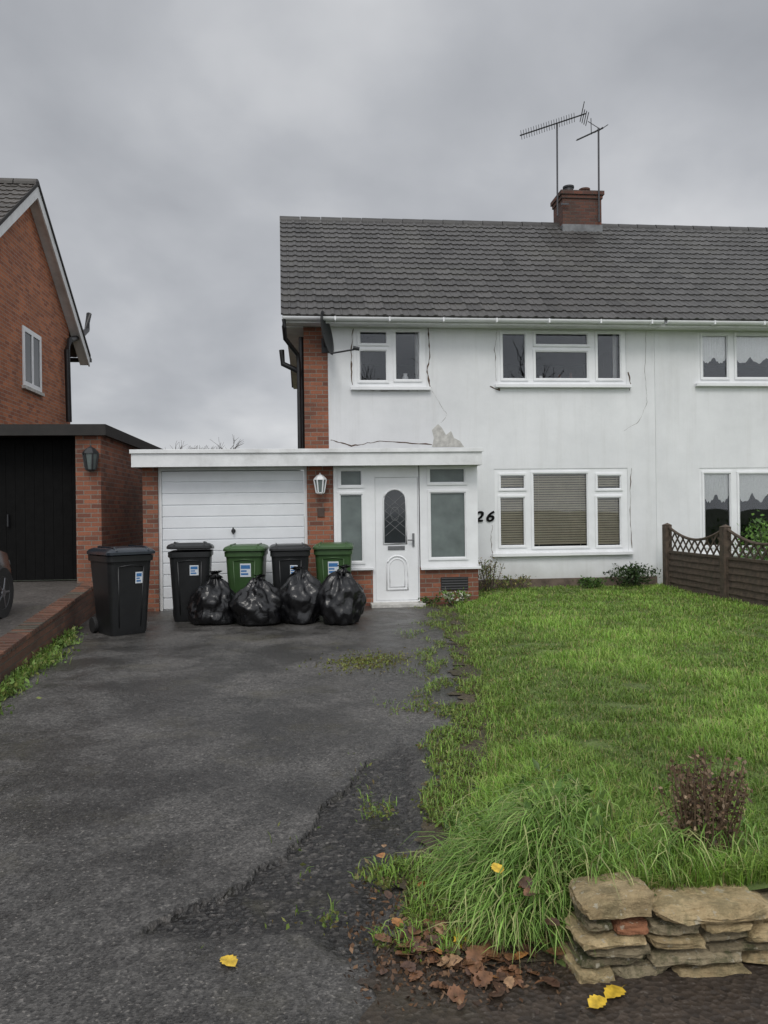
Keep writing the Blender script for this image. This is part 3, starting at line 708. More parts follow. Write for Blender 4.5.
hxx, hzz = onY(413.5, 540, YG)
MB().box(hxx-.018, hxx+.018, YG+.012, YG+.029, hzz-.11, hzz+.11).path([(hxx, YG+.012, hzz), (hxx, YG-.03, hzz), (hxx-.1, YG-.03, hzz)], .011, 8).build('handle', 'lead', door, smooth=50)
vb = rectY(441, 468, 577, 590, YG)
mb = MB().box(vb[0], vb[1], YG-.01, YG+.009, vb[2], vb[3])
for k in range(5):
    zz2 = vb[2]+(vb[3]-vb[2])*(k+.5)/5; mb.obox(((vb[0]+vb[1])/2, YG-.014, zz2), ((vb[1]-vb[0])/2-.01, 0, 0), (0, .006, .008), (0, -.002, .002))
mb.build('air_vent', 'black', house)
def lantern(parent, x, z, Y, mf, mg, k=1.):
    mb = MB(); mb.box(x-.035*k, x+.035*k, Y-.02, Y-.001, z-.14*k, z+.1*k)
    mb.path([(x, Y-.01, z+.02*k), (x, Y-.07, z+.08*k), (x, Y-.13, z+.17*k), (x, Y-.14, z+.14*k)], .010*k, 6)
    yc = Y-.14
    def hexr(rad, zz): return [(x+rad*k*cos(pi/3*i), yc+rad*k*sin(pi/3*i), z+zz*k) for i in range(6)]
    mb.loft([hexr(.105, .06), hexr(.10, .085), hexr(.055, .13), hexr(.02, .15)])
    mb.loft([hexr(.03, -.17), hexr(.06, -.155), hexr(.062, -.14)])
    for i in range(6):
        a = pi/3*i; mb.tube((x+.062*k*cos(a), yc+.062*k*sin(a), z-.145*k), (x+.098*k*cos(a), yc+.098*k*sin(a), z+.065*k), .012*k, n=5)
    l = mb.build('wall_lantern', mf, parent)
    MB().loft([hexr(.056, -.14), hexr(.09, .06)]).build('lantern_pane', mg, l)
lx, lz = onY(320, 484, YG); lantern(house, lx, lz, YG, 'upvc', 'frost', 1.0)
pl = rectY(317.5, 324.5, 508, 517, YG); MB().box(pl[0], pl[1], YG-.02, YG-.001, pl[2], pl[3]).build('name_plaque', 'plaque', house, bev=.004)
# ================================================================ attached neighbour on the right
nb = thing('semi_detached_house', 'white rendered house joined on the right with net curtains in its windows', 'house', (9.5, YW, 0))
RD = (698, 840, 331, 383.5); RE = (700, 842, 467.5, 552)
XE2 = 12.9
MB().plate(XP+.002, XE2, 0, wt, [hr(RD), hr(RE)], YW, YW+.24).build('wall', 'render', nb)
MB().prism(gprof, XE2-.24, XE2-.001, 'X').build('gable_wall', 'brick2', nb)
MB().prism(gprof, XP+.004, XP+.12, 'X').build('party_wall', 'dark', nb)
MB().box(XP+.125, XE2-.245, 20.56, 20.8, 0, wt).build('rear_wall', 'brick2', nb)
MB().box(XP+.13, XE2-.25, YW+.25, 20.5, 2.55, 2.7).build('upper_floor', 'dark', nb)
MB().box(XP+.13, XE2-.25, YW+.25, 20.5, wt-.1, wt-.02).build('ceiling', 'dark', nb)
MB().box(XP+.13, XE2-.25, 17.2, 17.3, .12, wt-.12).build('inner_wall', 'dark', nb)
roof(nb, XP+.002, XE2+.3, 'tile2')
MB().box(XP+.004, XE2+.25, YE+.02, YE+.045, ZE-.14, ZE-.02).build('fascia_board', 'wpaint', nb)
MB().box(XP+.004, XE2+.25, YE+.05, YW-.002, ZE-.12, ZE-.105).build('soffit', 'wpaint', nb)
gutter(nb, XP+.03, XE2+.25)
wD, _, hD = window(nb, RD, [(702, 728, 335, 378), (736, 800, 335, 378), (808, 835, 335, 378)], YW)
wE, _, hE = window(nb, RE, [(704, 731, 473, 546), (739, 800, 473, 546), (808, 837, 473, 546)], YW)
for w_, hs in ((wD, hD), (wE, hE)):
    z0, z1 = hs[0][2], hs[0][3]; hh = z1-z0
    for q, h in enumerate(hs):
        nsw = 2 if q != 1 else 4
        if w_ is wD: f_ = lambda u: z0+hh*(.50-.14*abs(sin(pi*u*nsw))+.012*sin(60*u))
        else: f_ = lambda u: z0+hh*(.72-.12*abs(sin(pi*u*nsw))+.012*sin(60*u))
        curtain(w_, h[0]-.01, h[1]+.01, z0, z1+.01, YW+.053, f_, .003, .05)
        curtain(w_, h[0]-.01, h[0]+.06, z0-.02, z1+.01, YW+.065, None, .006, .04)
# ================================================================ dish and aerials
yc = YW-.50
dx, dz = onY(327, 333, yc)
dish = thing('satellite_dish', 'black satellite dish on a wall bracket at the brick corner beside the top left window', 'satellite dish', (dx, YW, dz-.3))
Rd = .38
fwd = Vector((.93, -.28, .16)).normalized(); sx_ = fwd.cross(Vector((0, 0, 1))).normalized(); su = sx_.cross(fwd)
cen = Vector((dx, yc, dz))
def ringp(rad, dep): return [cen+fwd*dep+sx_*rad*.92*cos(2*pi*j/28)+su*rad*sin(2*pi*j/28) for j in range(28)]
mb = MB(); mb.loft([ringp(.004, -.06), ringp(Rd*.5, -.045), ringp(Rd*.85, -.018), ringp(Rd, 0), ringp(Rd+.006, .006), ringp(Rd, .008), ringp(Rd*.85, -.010), ringp(Rd*.5, -.037), ringp(.004, -.052)])
mb.build('reflector', 'darkmetal', dish, smooth=50)
ex, ez = onY(360, 349, yc-.1)
lnb = Vector((ex-.06, yc-.1, ez)); b0 = cen-su*Rd*.95
MB().path([b0, cen-su*Rd*.98+fwd*.2, lnb], .016, 6).build('feed_arm', 'darkmetal', dish)
MB().tube(lnb-Vector((.06, 0, -.02)), lnb+Vector((.05, 0, 0)), .038, .03, 12).build('receiver', 'darkmetal', dish, smooth=50)
MB().path([cen-fwd*.06, (dx-.05, yc+.2, dz-.05), (dx-.03, YW-.02, dz-.12)], .02, 8).box(dx-.09, dx+.05, YW-.02, YW-.006, dz-.24, dz+.02).build('bracket', 'darkmetal', dish)
def P3(px, py, Y): x, z = onY(px, py, Y); return Vector((x, Y, z))
ya = YR-.40
ar = thing('television_aerial', 'long many-toothed television aerial on the left mast of the chimney', 'aerial', P3(557, 205, ya))
MB().tube(P3(557.5, 216, ya), P3(557, 124, ya), .020, n=8).box(cx0-.06, cx0+.12, YR-.405, YR-.387, zt-.35, zt-.31).build('mast', 'alu', ar)
b0 = P3(520, 135.5, ya); b1 = P3(586, 113.5, ya)
MB().tube(b0, b1, .016, n=6).build('boom', 'alu', ar)
mb = MB(); dvec = (b1-b0).normalized(); sv = Vector((.25, 1, 0)).normalized(); uv = dvec.cross(sv)
for i in range(22):
    p = b0.lerp(b1, .02+.80*i/21)
    mb.tube(p-uv*.05-sv*.12, p+uv*.05+sv*.12, .006, n=5); mb.tube(p+uv*.05-sv*.12, p-uv*.05+sv*.12, .006, n=5)
mb.build('aerial_elements', 'alu', ar)
mb = MB(); pr_ = b0.lerp(b1, .93)
for k in range(-3, 4): mb.tube(pr_+uv*.045*k-sv*.3+dvec*.03*abs(k), pr_+uv*.045*k+sv*.3+dvec*.03*abs(k), .010, n=5)
mb.build('reflector', 'alu', ar)
ar2 = thing('television_aerial', 'small fan-shaped television aerial on the right mast of the chimney', 'aerial', P3(599, 205, ya+.1))
MB().tube(P3(599, 222, ya), P3(598.5, 128, ya), .022, n=8).build('mast', 'alu', ar2)
b0 = P3(577, 140, ya); b1 = P3(603, 128, ya); MB().tube(b0, b1, .018, n=6).build('boom', 'alu', ar2)
mb = MB(); dvec = (b1-b0).normalized(); uv = dvec.cross(sv)
for i in range(7):
    p = b0.lerp(b1, i/6); q = .07+.05*i
    mb.tube(p-sv*q-uv*.35*q, p+sv*q+uv*.35*q, .009, n=5)
mb.tube(b0.lerp(b1, .55), b0.lerp(b1, .55)+Vector((-.08, -.2, .24)), .009, n=5)
mb.tube(b0.lerp(b1, .9), b0.lerp(b1, .9)+Vector((-.25, .1, .22)), .009, n=5)
mb.build('aerial_elements', 'alu', ar2)
# ================================================================ left neighbour brick house
XN = -5.85; XNV = -5.6
ya_, za_ = onX(38, 184, XNV); yb_, zb_ = onX(90, 357, XNV)
lh = thing('brick_house', 'orange brick house with white bargeboards on its gable at the left edge', 'house', (-10, ya_, .5))
half = yb_-ya_; yf_ = ya_-half
yw1 = onX(70, 400, XN)[0]; hw = yw1-ya_; slope = (za_-zb_)/half
gz = za_-.22
MB().prism([(ya_-hw, .3), (ya_+hw, .3), (ya_+hw, gz-hw*slope), (ya_, gz), (ya_-hw, gz-hw*slope)], -14.5, XN, 'X').build('wall', 'brick', lh)
mb = MB(); Vv = Vector((0, half, za_-zb_)); L = Vv.length; Vv.normalize()
tiles(mb, (-15, yf_, zb_), (1, 0, 0), Vv, XNV+15, L); tiles(mb, (XNV, yb_, zb_), (-1, 0, 0), Vector((0, -Vv.y, Vv.z)), XNV+15, L)
lr = mb.build('roof', 'tile3', lh, tone=True, recalc=False)
rb = MB()
for i in range(20):
    a = XNV-.47*i; rb.loft([[(xx, ya_+.13*cos(R(t)), za_-.03+.13*sin(R(t))) for t in range(-10, 191, 25)] for xx in (a, a-.45)], closed=False)
rb.build('ridge_tile', 'tile3', lr)
for sg, ye in ((1, yb_), (-1, yf_)):
    MB().prism([(ya_, za_-.03), (ye, zb_-.03), (ye, zb_-.25), (ya_, za_-.29)], XNV-.04, XNV-.005, 'X').build('bargeboard', 'wpaint', lh)
    MB().prism([(ya_, za_-.2), (ye, zb_-.2), (ye, zb_-.215), (ya_, za_-.215)], XN+.001, XNV-.045, 'X').build('verge_soffit', 'wpaint', lh)
    MB().prism([(ye, zb_-.02), (ye+sg*.1, zb_-.03), (ye+sg*.1, zb_-.12), (ye, zb_-.13)], -14.5, XNV+.02, 'X').build('gutter', 'black', lh)
    MB().prism([(ya_, za_+.05), (ye, zb_+.05), (ye, zb_-.028), (ya_, za_-.028)], XNV-.002, XNV+.02, 'X').build('verge_tile', 'darkwood', lr)
y0, zz0 = onX(22.5, 385, XN); y1, zz1 = onX(40, 337, XN)
mb = MB(); ymid = (y0+y1)/2
mb.plate(y0, y1, zz0, zz1, [(y0+.09, ymid-.04, zz0+.1, zz1-.1), (ymid+.04, y1-.09, zz0+.1, zz1-.1)], -.03, -.002)
mb.v = [(XN-v[1], v[0], v[2]) for v in mb.v]; nw = mb.build('window', 'upvc', lh)
MB().box(XN+.002, XN+.012, y0+.08, y1-.08, zz0+.09, zz1-.09).build('pane', 'darkglass', nw)
MB().box(XN+.002, XN+.07, y0-.05, y1+.05, zz0-.07, zz0-.005).build('sill', 'cement', nw)
pp = []
for px, py in ((89, 314), (87, 330), (80, 337), (70, 340), (67, 350), (69, 422)):
    yy, z_ = onX(px, py, XN+.12); pp.append((XN+.12, yy, z_))
MB().path(pp, .07, 8).build('downpipe', 'black', lh, smooth=50)
# garage of the left neighbour
XG = -3.4; YGN = 13.0
zgt = onY(104, 424, YGN-.15)[1]
gn = thing('brick_garage', 'flat-roofed brick garage with a dark doorway and dark fascia left of the bins', 'garage', (-4.8, YGN, .48))
MB().box(-3.8, XG, YGN, YGN+.3, .3, zgt-.15).box(XG-.22, XG, YGN+.301, 18.4, .3, zgt-.15).box(-6.4, -6.1, YGN, YGN+.3, .3, zgt-.15).box(-6.4, XG-.23, 18.2, 18.4, .3, zgt-.15).build('wall', 'brick2', gn)
MB().box(-6.5, XG+.12, YGN-.15, YGN-.12, zgt-.18, zgt).box(XG+.09, XG+.12, YGN-.119, 18.6, zgt-.18, zgt).build('fascia_board', 'darkwood', gn)
MB().box(-6.5, XG+.088, YGN-.118, 18.6, zgt-.12, zgt-.03).build('flat_roof', 'felt', gn)
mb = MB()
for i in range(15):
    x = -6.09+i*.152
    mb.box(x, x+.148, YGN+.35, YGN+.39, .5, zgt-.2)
gdd = mb.box(-6.1, -3.81, YGN+.395, YGN+.41, .5, zgt-.16).build('garage_door', 'black_and_shade', gn)  # near-black boards stand in for the unlit inside of the open garage
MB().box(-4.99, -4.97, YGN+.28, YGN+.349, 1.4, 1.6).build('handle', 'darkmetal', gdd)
lx, lz = onY(93, 459, YGN); lantern(gn, lx, lz, YGN, 'darkmetal', 'frost', 1.25)
def zn(y): return .30+(y-7.2)*.028
mb = MB(); vs = []; N_ = 24
for i in range(N_+1):
    y = -2+(13.5+2)*i/N_; xr = wall_line(min(y, 12.2))-.1
    vs += [(-14, y, zn(y)), (xr, y, zn(y))]
mb.add(vs, [(2*i, 2*i+1, 2*i+3, 2*i+2) for i in range(N_)])
o = mb.build('neighbour_drive', 'paving'); o['kind'] = 'structure'
bw = thing('brick_wall', 'low weathered brick retaining wall along the left side of the drive', 'wall', (wall_line(8), 8, 0))
mb = MB(); cp = MB(); ys_ = [12.95-.6*i for i in range(19)]
for i in range(len(ys_)-1):
    ya1, yb1 = ys_[i], ys_[i+1]; xa, xb = wall_line(min(ya1, 12.9)), wall_line(yb1)
    za1, zb1 = zn(ya1)-.03, zn(yb1)-.03
    mb.add([(xa-.2, ya1, -.05), (xa, ya1, -.05), (xb, yb1, -.05), (xb-.2, yb1, -.05), (xa-.2, ya1, za1), (xa, ya1, za1), (xb, yb1, zb1), (xb-.2, yb1, zb1)], [(0, 1, 2, 3), (4, 5, 6, 7), (0, 1, 5, 4), (1, 2, 6, 5), (2, 3, 7, 6), (3, 0, 4, 7)])
mb.build('brick_courses', 'brickold', bw)
y = 12.9
while y > 3:
    x = wall_line(y); j = random.uniform(-.008, .008)
    cp.obox((x-.10+j, y-.035, zn(y)-.03+.032+j), (.115, 0, 0), (0, .031, 0), (0, 0, .032)); y -= .075
cp.build('coping', 'brickold', bw, bev=.006)
# ================================================================ car on the neighbour drive
car = thing('parked_car', 'dark car parked on the raised drive at the left edge', 'car', (-4.5, 8.2, zn(9)))
hl = 2.05
st = [(-hl, .62, .30, .80), (-hl+.12, .74, .24, .92), (-1.4, .85, .20, .98), (-.4, .86, .19, .97), (.6, .86, .19, .95), (1.0, .86, .20, .93), (1.7, .82, .22, .80), (hl-.1, .74, .26, .70), (hl, .60, .32, .62)]
rings = []
for y, hw_, zb, zt_ in st:
    rings.append([(-hw_*.92, y, zb), (hw_*.92, y, zb), (hw_, y, zb+.12), (hw_, y, zb+(zt_-zb)*.6), (hw_*.95, y, zt_-.04), (hw_*.80, y, zt_), (-hw_*.80, y, zt_), (-hw_*.95, y, zt_-.04), (-hw_, y, zb+(zt_-zb)*.6), (-hw_, y, zb+.12)])
MB().loft(rings).build('body', 'carpaint', car, smooth=40, world=False)
cab = [(-1.85, .70, .92), (-1.5, .62, 1.36), (-.6, .60, 1.47), (.25, .60, 1.43), (1.15, .74, .92)]
MB().loft([[(-a, y, z), (a, y, z), (a*1.12, y, .9), (-a*1.12, y, .9)] for y, a, z in cab]).build('windows', 'darkglass', car, smooth=30, world=False)
MB().loft([[(-.58, y, z), (.58, y, z), (.55, y, z+.03), (-.55, y, z+.03)] for y, z in ((-1.5, 1.36), (-.6, 1.472), (.25, 1.432))]).build('roof', 'carpaint', car, smooth=30, world=False)
for sx in (-1, 1):
    for sy in (-1.25, 1.32):
        wo = MB().lathe((sx*.78, sy, .31), [(.19, -.09), (.30, -.10), (.315, -.05), (.315, .05), (.30, .10), (.19, .09)], 28, 'X').build('wheel', 'rubber', car, smooth=40, world=False)
        mb = MB().lathe((sx*.78, sy, .31), [(.02, .10*sx), (.05, .10*sx), (.06, .085*sx), (.001, .085*sx)], 16, 'X').lathe((sx*.78, sy, .31), [(.17, .06*sx), (.195, .092*sx), (.195, .02*sx), (.17, .02*sx)], 28, 'X')
        for k in range(5):
            a = 2*pi*k/5; mb.tube((sx*.86, sy, .31), (sx*.86, sy+.18*cos(a), .31+.18*sin(a)), .022, .018, 6)
        mb.build('rim', 'steel', wo, smooth=40, world=False)
    MB().lathe((sx*.62, hl-.09, .62), [(.001, .07), (.08, .05), (.10, -.05)], 14, 'Y').build('headlight', 'frost', car, smooth=True, world=False)
    MB().lathe((sx*.9, .75, 1.0), [(.001, -.05), (.06, -.02), (.07, .04), (.001, .06)], 12, 'Y').build('door_mirror', 'carpaint', car, smooth=True, world=False)
# ================================================================ bins
def make_bin(label, m, ml, pxc, pyb, rz, group, k=1., lidopen=0, sticker=(.0, .62, .13, .17)):
    x, y = onZ(pxc, pyb, .020)
    t = thing('wheelie_bin', label, 'bin', (x, y, .020), group, R(rz))
    y0 = .29
    def S_(p): return [(a*k, (b+y0)*k, c*k) for a, b, c in p]
    mb = MB()
    mb.loft([S_(rr(.44, .46, .05, .0, 0, -.02)), S_(rr(.465, .49, .06, .05, 0, -.02)), S_(rr(.55, .64, .07, .88, 0, 0)), S_(rr(.555, .65, .07, .90, 0, 0)), S_(rr(.585, .70, .07, .905, 0, 0)), S_(rr(.59, .71, .07, .975, 0, 0)), S_(rr(.54, .66, .06, .98, 0, 0))])
    mb.build('body', m, t, smooth=35, world=False)
    mb = MB()
    for xx in (-.16, .16): mb.path(S_([(xx*.85, -.262, .10), (xx, -.322, .84)]), .010*k, 6)
    mb.path(S_([(-.16, -.322, .84), (0, -.328, .86), (.16, -.322, .84)]), .010*k, 6)
    mb.build('body_rib', m, t, smooth=True, world=False)
    tl = R(lidopen)
    lid = [rr(.60, .73, .07, .985, 0, -.012), rr(.615, .75, .075, .99, 0, -.015), rr(.615, .75, .075, 1.02, 0, -.015), rr(.58, .71, .08, 1.045, 0, -.012), rr(.50, .62, .09, 1.066, 0, 0), rr(.30, .40, .1, 1.073, 0, 0)]
    def tilt(p):
        a, b, c = p; b -= .36; c -= .98
        return (a, b*cos(tl)+c*sin(tl)+.36, -b*sin(tl)+c*cos(tl)+.98)
    li = MB().loft([S_([tilt(p) for p in q]) for q in lid]).build('lid', ml, t, smooth=35, world=False)
    for xx in (-.2, .2): MB().path(S_([tilt((xx, -.38, 1.03)), tilt((xx, -.30, 1.075)), tilt((xx, .2, 1.075))]), .013*k, 6).build('lid_rib', ml, li, smooth=True, world=False)
    MB().path(S_([(-.24, .33, .93), (-.24, .43, .97), (.24, .43, .97), (.24, .33, .93)]), .016*k, 8).build('handle', m, t, smooth=50, world=False)
    for sx in (-1, 1):
        MB().lathe(((sx*.25)*k, (.235+y0)*k, .098*k), [(.03*k, -.03*k), (.095*k, -.03*k), (.10*k, -.02*k), (.10*k, .02*k), (.095*k, .03*k), (.03*k, .03*k)], 20, 'X').build('wheel', 'rubber', t, smooth=40, world=False)
    MB().tube(S_([(-.26, .235, .098)])[0], S_([(.26, .235, .098)])[0], .012*k).build('axle', 'darkmetal', t, world=False)
    if sticker:
        sx, sz, sw, sh = sticker
        def fy(z): return -.265-(z-.05)/.83*.055-.006
        def quad(mb, x0, x1, z0, z1, e): return mb.add(S_([(x0, fy(z0)-e, z0), (x1, fy(z0)-e, z0), (x1, fy(z1)-e, z1), (x0, fy(z1)-e, z1)]), [(0, 1, 2, 3)])
        so = quad(MB(), sx-sw/2, sx+sw/2, sz-sh/2, sz+sh/2, .002).build('sticker', 'label', t, world=False, recalc=False)
        mb = MB(); quad(mb, sx-sw/2+.012, sx+sw/2-.012, sz+sh*.1, sz+sh*.38, .004); quad(mb, sx-sw/2+.012, sx+sw*.1, sz-sh*.12, sz-.0, .004); quad(mb, sx-sw/2+.012, sx+sw*.25, sz-sh*.36, sz-sh*.22, .004)
        mb.build('sticker_print', 'labelblue', so, world=False, recalc=False)
    return t
G_ = 'wheelie bins lined up in front of the garage'
make_bin('large black wheelie bin standing alone, leftmost of the bins', 'binblack', 'binlid', 131, 635, 36, G_, 1.05, 0, (.10, .70, .09, .14))
make_bin('black wheelie bin left of the green bins, nearest the garage left pier', 'binblack', 'binblack', 190.5, 622, 4, G_, 1.03, 3, (.06, .72, .12, .14))
make_bin('green wheelie bin between the two black bins', 'bingreen', 'bingreen', 245, 617, -3, G_, 1.0, 0, (.02, .70, .16, .20))
make_bin('black wheelie bin between the two green bins', 'binblack', 'binblack', 291, 617, 3, G_, 1.0, 0, (.05, .70, .11, .14))
make_bin('green wheelie bin nearest the porch, rightmost of the bins', 'bingreen', 'bingreen', 334, 614, -4, G_, 1.0, 0, (.0, .70, .16, .20))
# ---- refuse bags
n = NT('bin_bag_plastic'); co = n.co()
n.set('Base Color', (.006, .006, .007, 1)); n.set('Roughness', .28); n.set('Specular IOR Level', .5)
rdg = n.math('ABSOLUTE', n.math('SUBTRACT', n.noise(co, 6, 2, .5, 1.), .5))
n.bump(n.math('ADD', n.math('MULTIPLY', rdg, -2.), n.math('MULTIPLY', n.noise(co, 14, 2), .3)), .3, .03); MT['bag'] = n.m
def bag(label, pxc, pyb, wpx, hpx, seed, rz):
    x, y = onZ(pxc, pyb-2, .020); dep = Vector((x, y, 0)).dot(fw); w = wpx*dep/FP; h = hpx*dep/FP
    bm = bmesh.new(); bmesh.ops.create_icosphere(bm, subdivisions=5, radius=1)
    for v in bm.verts:
        p = v.co.copy(); ph = math.atan2(p.y, p.x); q = p*1.3+Vector((seed*7.1, 0, 0))
        d = .22*noise.noise(q)+.12*noise.noise(q*2.3)
        rd = 1-abs(noise.noise(q*2.3+Vector((0, 3, 0)))*2); d += .08*rd
        rd = 1-abs(noise.noise(q*4.5+Vector((0, 3, 0)))*2); d += .015*rd
        top = max(0, (p.z-.3)/.7)
        d += .10*top*sin(9*ph+3*noise.noise(q*1.5)+seed)
        rxy = (1-.42*top**2)*(1+.10*max(0, -p.z))
        lean = .22*noise.noise((seed*3.7, 1.3, .5))
        v.co = Vector((p.x*(1+d)*rxy+lean*top, p.y*(1+d)*rxy, max(-.62+.05*noise.noise(q*3), p.z*(1+d*.7)+.08*top**3)))
    zs = [v.co.z for v in bm.verts]; xs_ = [v.co.x for v in bm.verts]
    z0, z1 = min(zs), max(zs); wx = max(xs_)-min(xs_); tx, ty = 0, 0
    for v in bm.verts:
        if v.co.z == z1: tx, ty = v.co.x/wx*w, v.co.y/wx*w*.95
    for v in bm.verts: v.co = Vector((v.co.x/wx*w, v.co.y/wx*w*.95, (v.co.z-z0)/(z1-z0)*h*.95))
    me = bpy.data.meshes.new('bin_bag'); bm.to_mesh(me); bm.free()
    me.polygons.foreach_set('use_smooth', [True]*len(me.polygons)); me.materials.append(MT['bag'])
    t = thing('bin_bag', label, 'bin bag', (x, y+w*.40, .020), 'black refuse bags in front of the bins', R(rz))
    o = bpy.data.objects.new('bag', me); COL.objects.link(o); o.parent = t
    mb = MB(); rings = []
    for zz_, rad in ((h*.86, .09), (h*.92, .035), (h*.94, .03), (h*.965, .06), (h*.98, .08)):
        rings.append([(tx+(rad*(1+.35*sin(5*a*2*pi/24+seed)))*cos(a*2*pi/24), ty+rad*(1+.35*sin(5*a*2*pi/24+seed))*sin(a*2*pi/24)-.03*(zz_/h-.86)*6, zz_+.012*sin(3*a*2*pi/24)) for a in range(24)])
    mb.loft(rings); mb.build('tied_neck', 'bag', t, smooth=True, world=False)
bag('black refuse bag leftmost of the four bags, below the left black bin', 212, 628, 56, 54, 1, 10)
bag('black refuse bag second from the left, below the left green bin', 257, 629, 56, 51, 2, 40)
bag('black refuse bag third from the left, below the black bin between green ones', 301, 627, 54, 57, 3, 200)
bag('black refuse bag rightmost of the four, beside the porch', 342, 628, 52, 60, 4, 160)
# ================================================================ fence
XF = 6.4; py_ = [13.3, 11.35, 9.45, 7.55]
fe = thing('garden_fence', 'weathered timber fence with dipped lattice top at the right edge of the lawn', 'fence', (XF, 11, .1))
for i, y in enumerate(py_):
    MB().box(XF-.07, XF+.05, y-.065, y+.065, 0, 1.26).add([(XF-.075, y-.07, 1.26), (XF+.055, y-.07, 1.26), (XF+.055, y+.07, 1.26), (XF-.075, y+.07, 1.26), (XF, y, 1.30)], [(0, 1, 4), (1, 2, 4), (2, 3, 4), (3, 0, 4), (0, 3, 2, 1)]).build('post', 'fence', fe)
for i in range(3):
    ya1, yb1 = py_[i]-.07, py_[i+1]+.07
    mb = MB(); nb_ = 6; zb0, zb1 = .14, .76
    for k in range(nb_):
        z0 = zb0+(zb1-zb0)*k/nb_; z1 = z0+(zb1-zb0)/nb_+.025
        vs = []; M_ = 14
        for q in range(M_+1):
            y = ya1+(yb1-ya1)*q/M_; wv = .012*noise.noise((y*3, k*5, i)); vs += [(XF-.030, y, z0+wv), (XF-.006, y, z1+.0)]
        mb.add(vs, [(2*q, 2*q+1, 2*q+3, 2*q+2) for q in range(M_)])
        vs = [(v[0]+.014, v[1], v[2]) for v in vs]; mb.add(vs, [(2*q, 2*q+2, 2*q+3, 2*q+1) for q in range(M_)])
    mb.box(XF-.038, XF+.03, ya1-.035, ya1-.001, zb0, zb1+.03).box(XF-.038, XF+.03, yb1+.001, yb1+.035, zb0, zb1+.03).box(XF-.035, XF+.025, yb1+.036, ya1-.036, zb1+.005, zb1+.045)
    mb.build('board_panel', 'fence', fe, recalc=False)
    tr = MB(); L_ = ya1-yb1
    def topz(t): return 1.22-.19*max(0, sin(pi*t))**.9
    pts = [(XF, ya1-L_*k/20, topz(k/20)) for k in range(21)]; tr.path(pts, .024, 6)
    zlow = zb1+.045
    for sg in (1, -1):
        for k in range(-4, 13):
            t0 = (k+.5)/9.; seg = []
            for q in range(24):
                z = zlow+q*.02; t = t0+sg*q*.02/L_
                if 0 <= t <= 1 and z < topz(t): seg.append((XF-.009*sg, ya1-L_*t, z))
            if len(seg) > 1: tr.obox((Vector(seg[0])+Vector(seg[-1]))/2, (.005, 0, 0), (Vector(seg[-1])-Vector(seg[0]))/2, (0, .012, .012*sg))
    tr.build('lattice_top', 'fence', fe)
# ================================================================ stone wall
sw = thing('stone_wall', 'low dry stone wall of mossy sandstone holding up the lawn corner', 'wall', (1.3, 2.5, 0))
YS = 2.44
stones = [(582, 652, 894, 918, 'stone', .20, .2, .03), (655, 770, 901, 918, 'stone', .24, -.15, .05), (774, 870, 902, 926, 'stonegrey', .22, .15, .03),
          (614, 646, 921, 932, 'stonered', .12, .1, .03), (586, 612, 921, 931, 'stonedark', .14, -.2, .01), (580, 640, 934, 944, 'stone', .2, .3, .04), (588, 651, 946, 955, 'stonegrey', .2, -.35, .02), (584, 648, 957, 966, 'stonedark', .2, .2, .0),
          (648, 700, 920, 934, 'stonegrey', .2, .2, .01), (702, 748, 919, 929, 'stone', .2, -.2, .03), (704, 770, 931, 941, 'stonegrey', .2, .2, .0), (652, 702, 936, 946, 'stone', .2, -.2, .03), (655, 744, 949, 963, 'stonegrey', .2, -.12, .02), (750, 812, 920, 940, 'stone', .2, .15, .04), (706, 800, 942, 950, 'stonedark', .2, .1, .01), (747, 812, 951, 966, 'stone', .2, -.1, .01),
          (576, 614, 968, 994, 'stone', .2, .1, .02), (616, 668, 966, 979, 'stonegrey', .2, .15, .0), (620, 672, 980, 994, 'stonedark', .2, -.1, .01), (674, 745, 966, 981, 'stone', .2, -.15, .03), (676, 748, 982, 994, 'stonegrey', .2, .1, .02), (748, 820, 969, 994, 'stonegrey', .2, .1, .0), (804, 880, 929, 962, 'stone', .2, 0, 0), (823, 900, 965, 993, 'stonegrey', .2, 0, 0), (872, 950, 905, 926, 'stone', .22, 0, 0), (884, 960, 929, 992, 'stonedark', .25, 0, 0)]
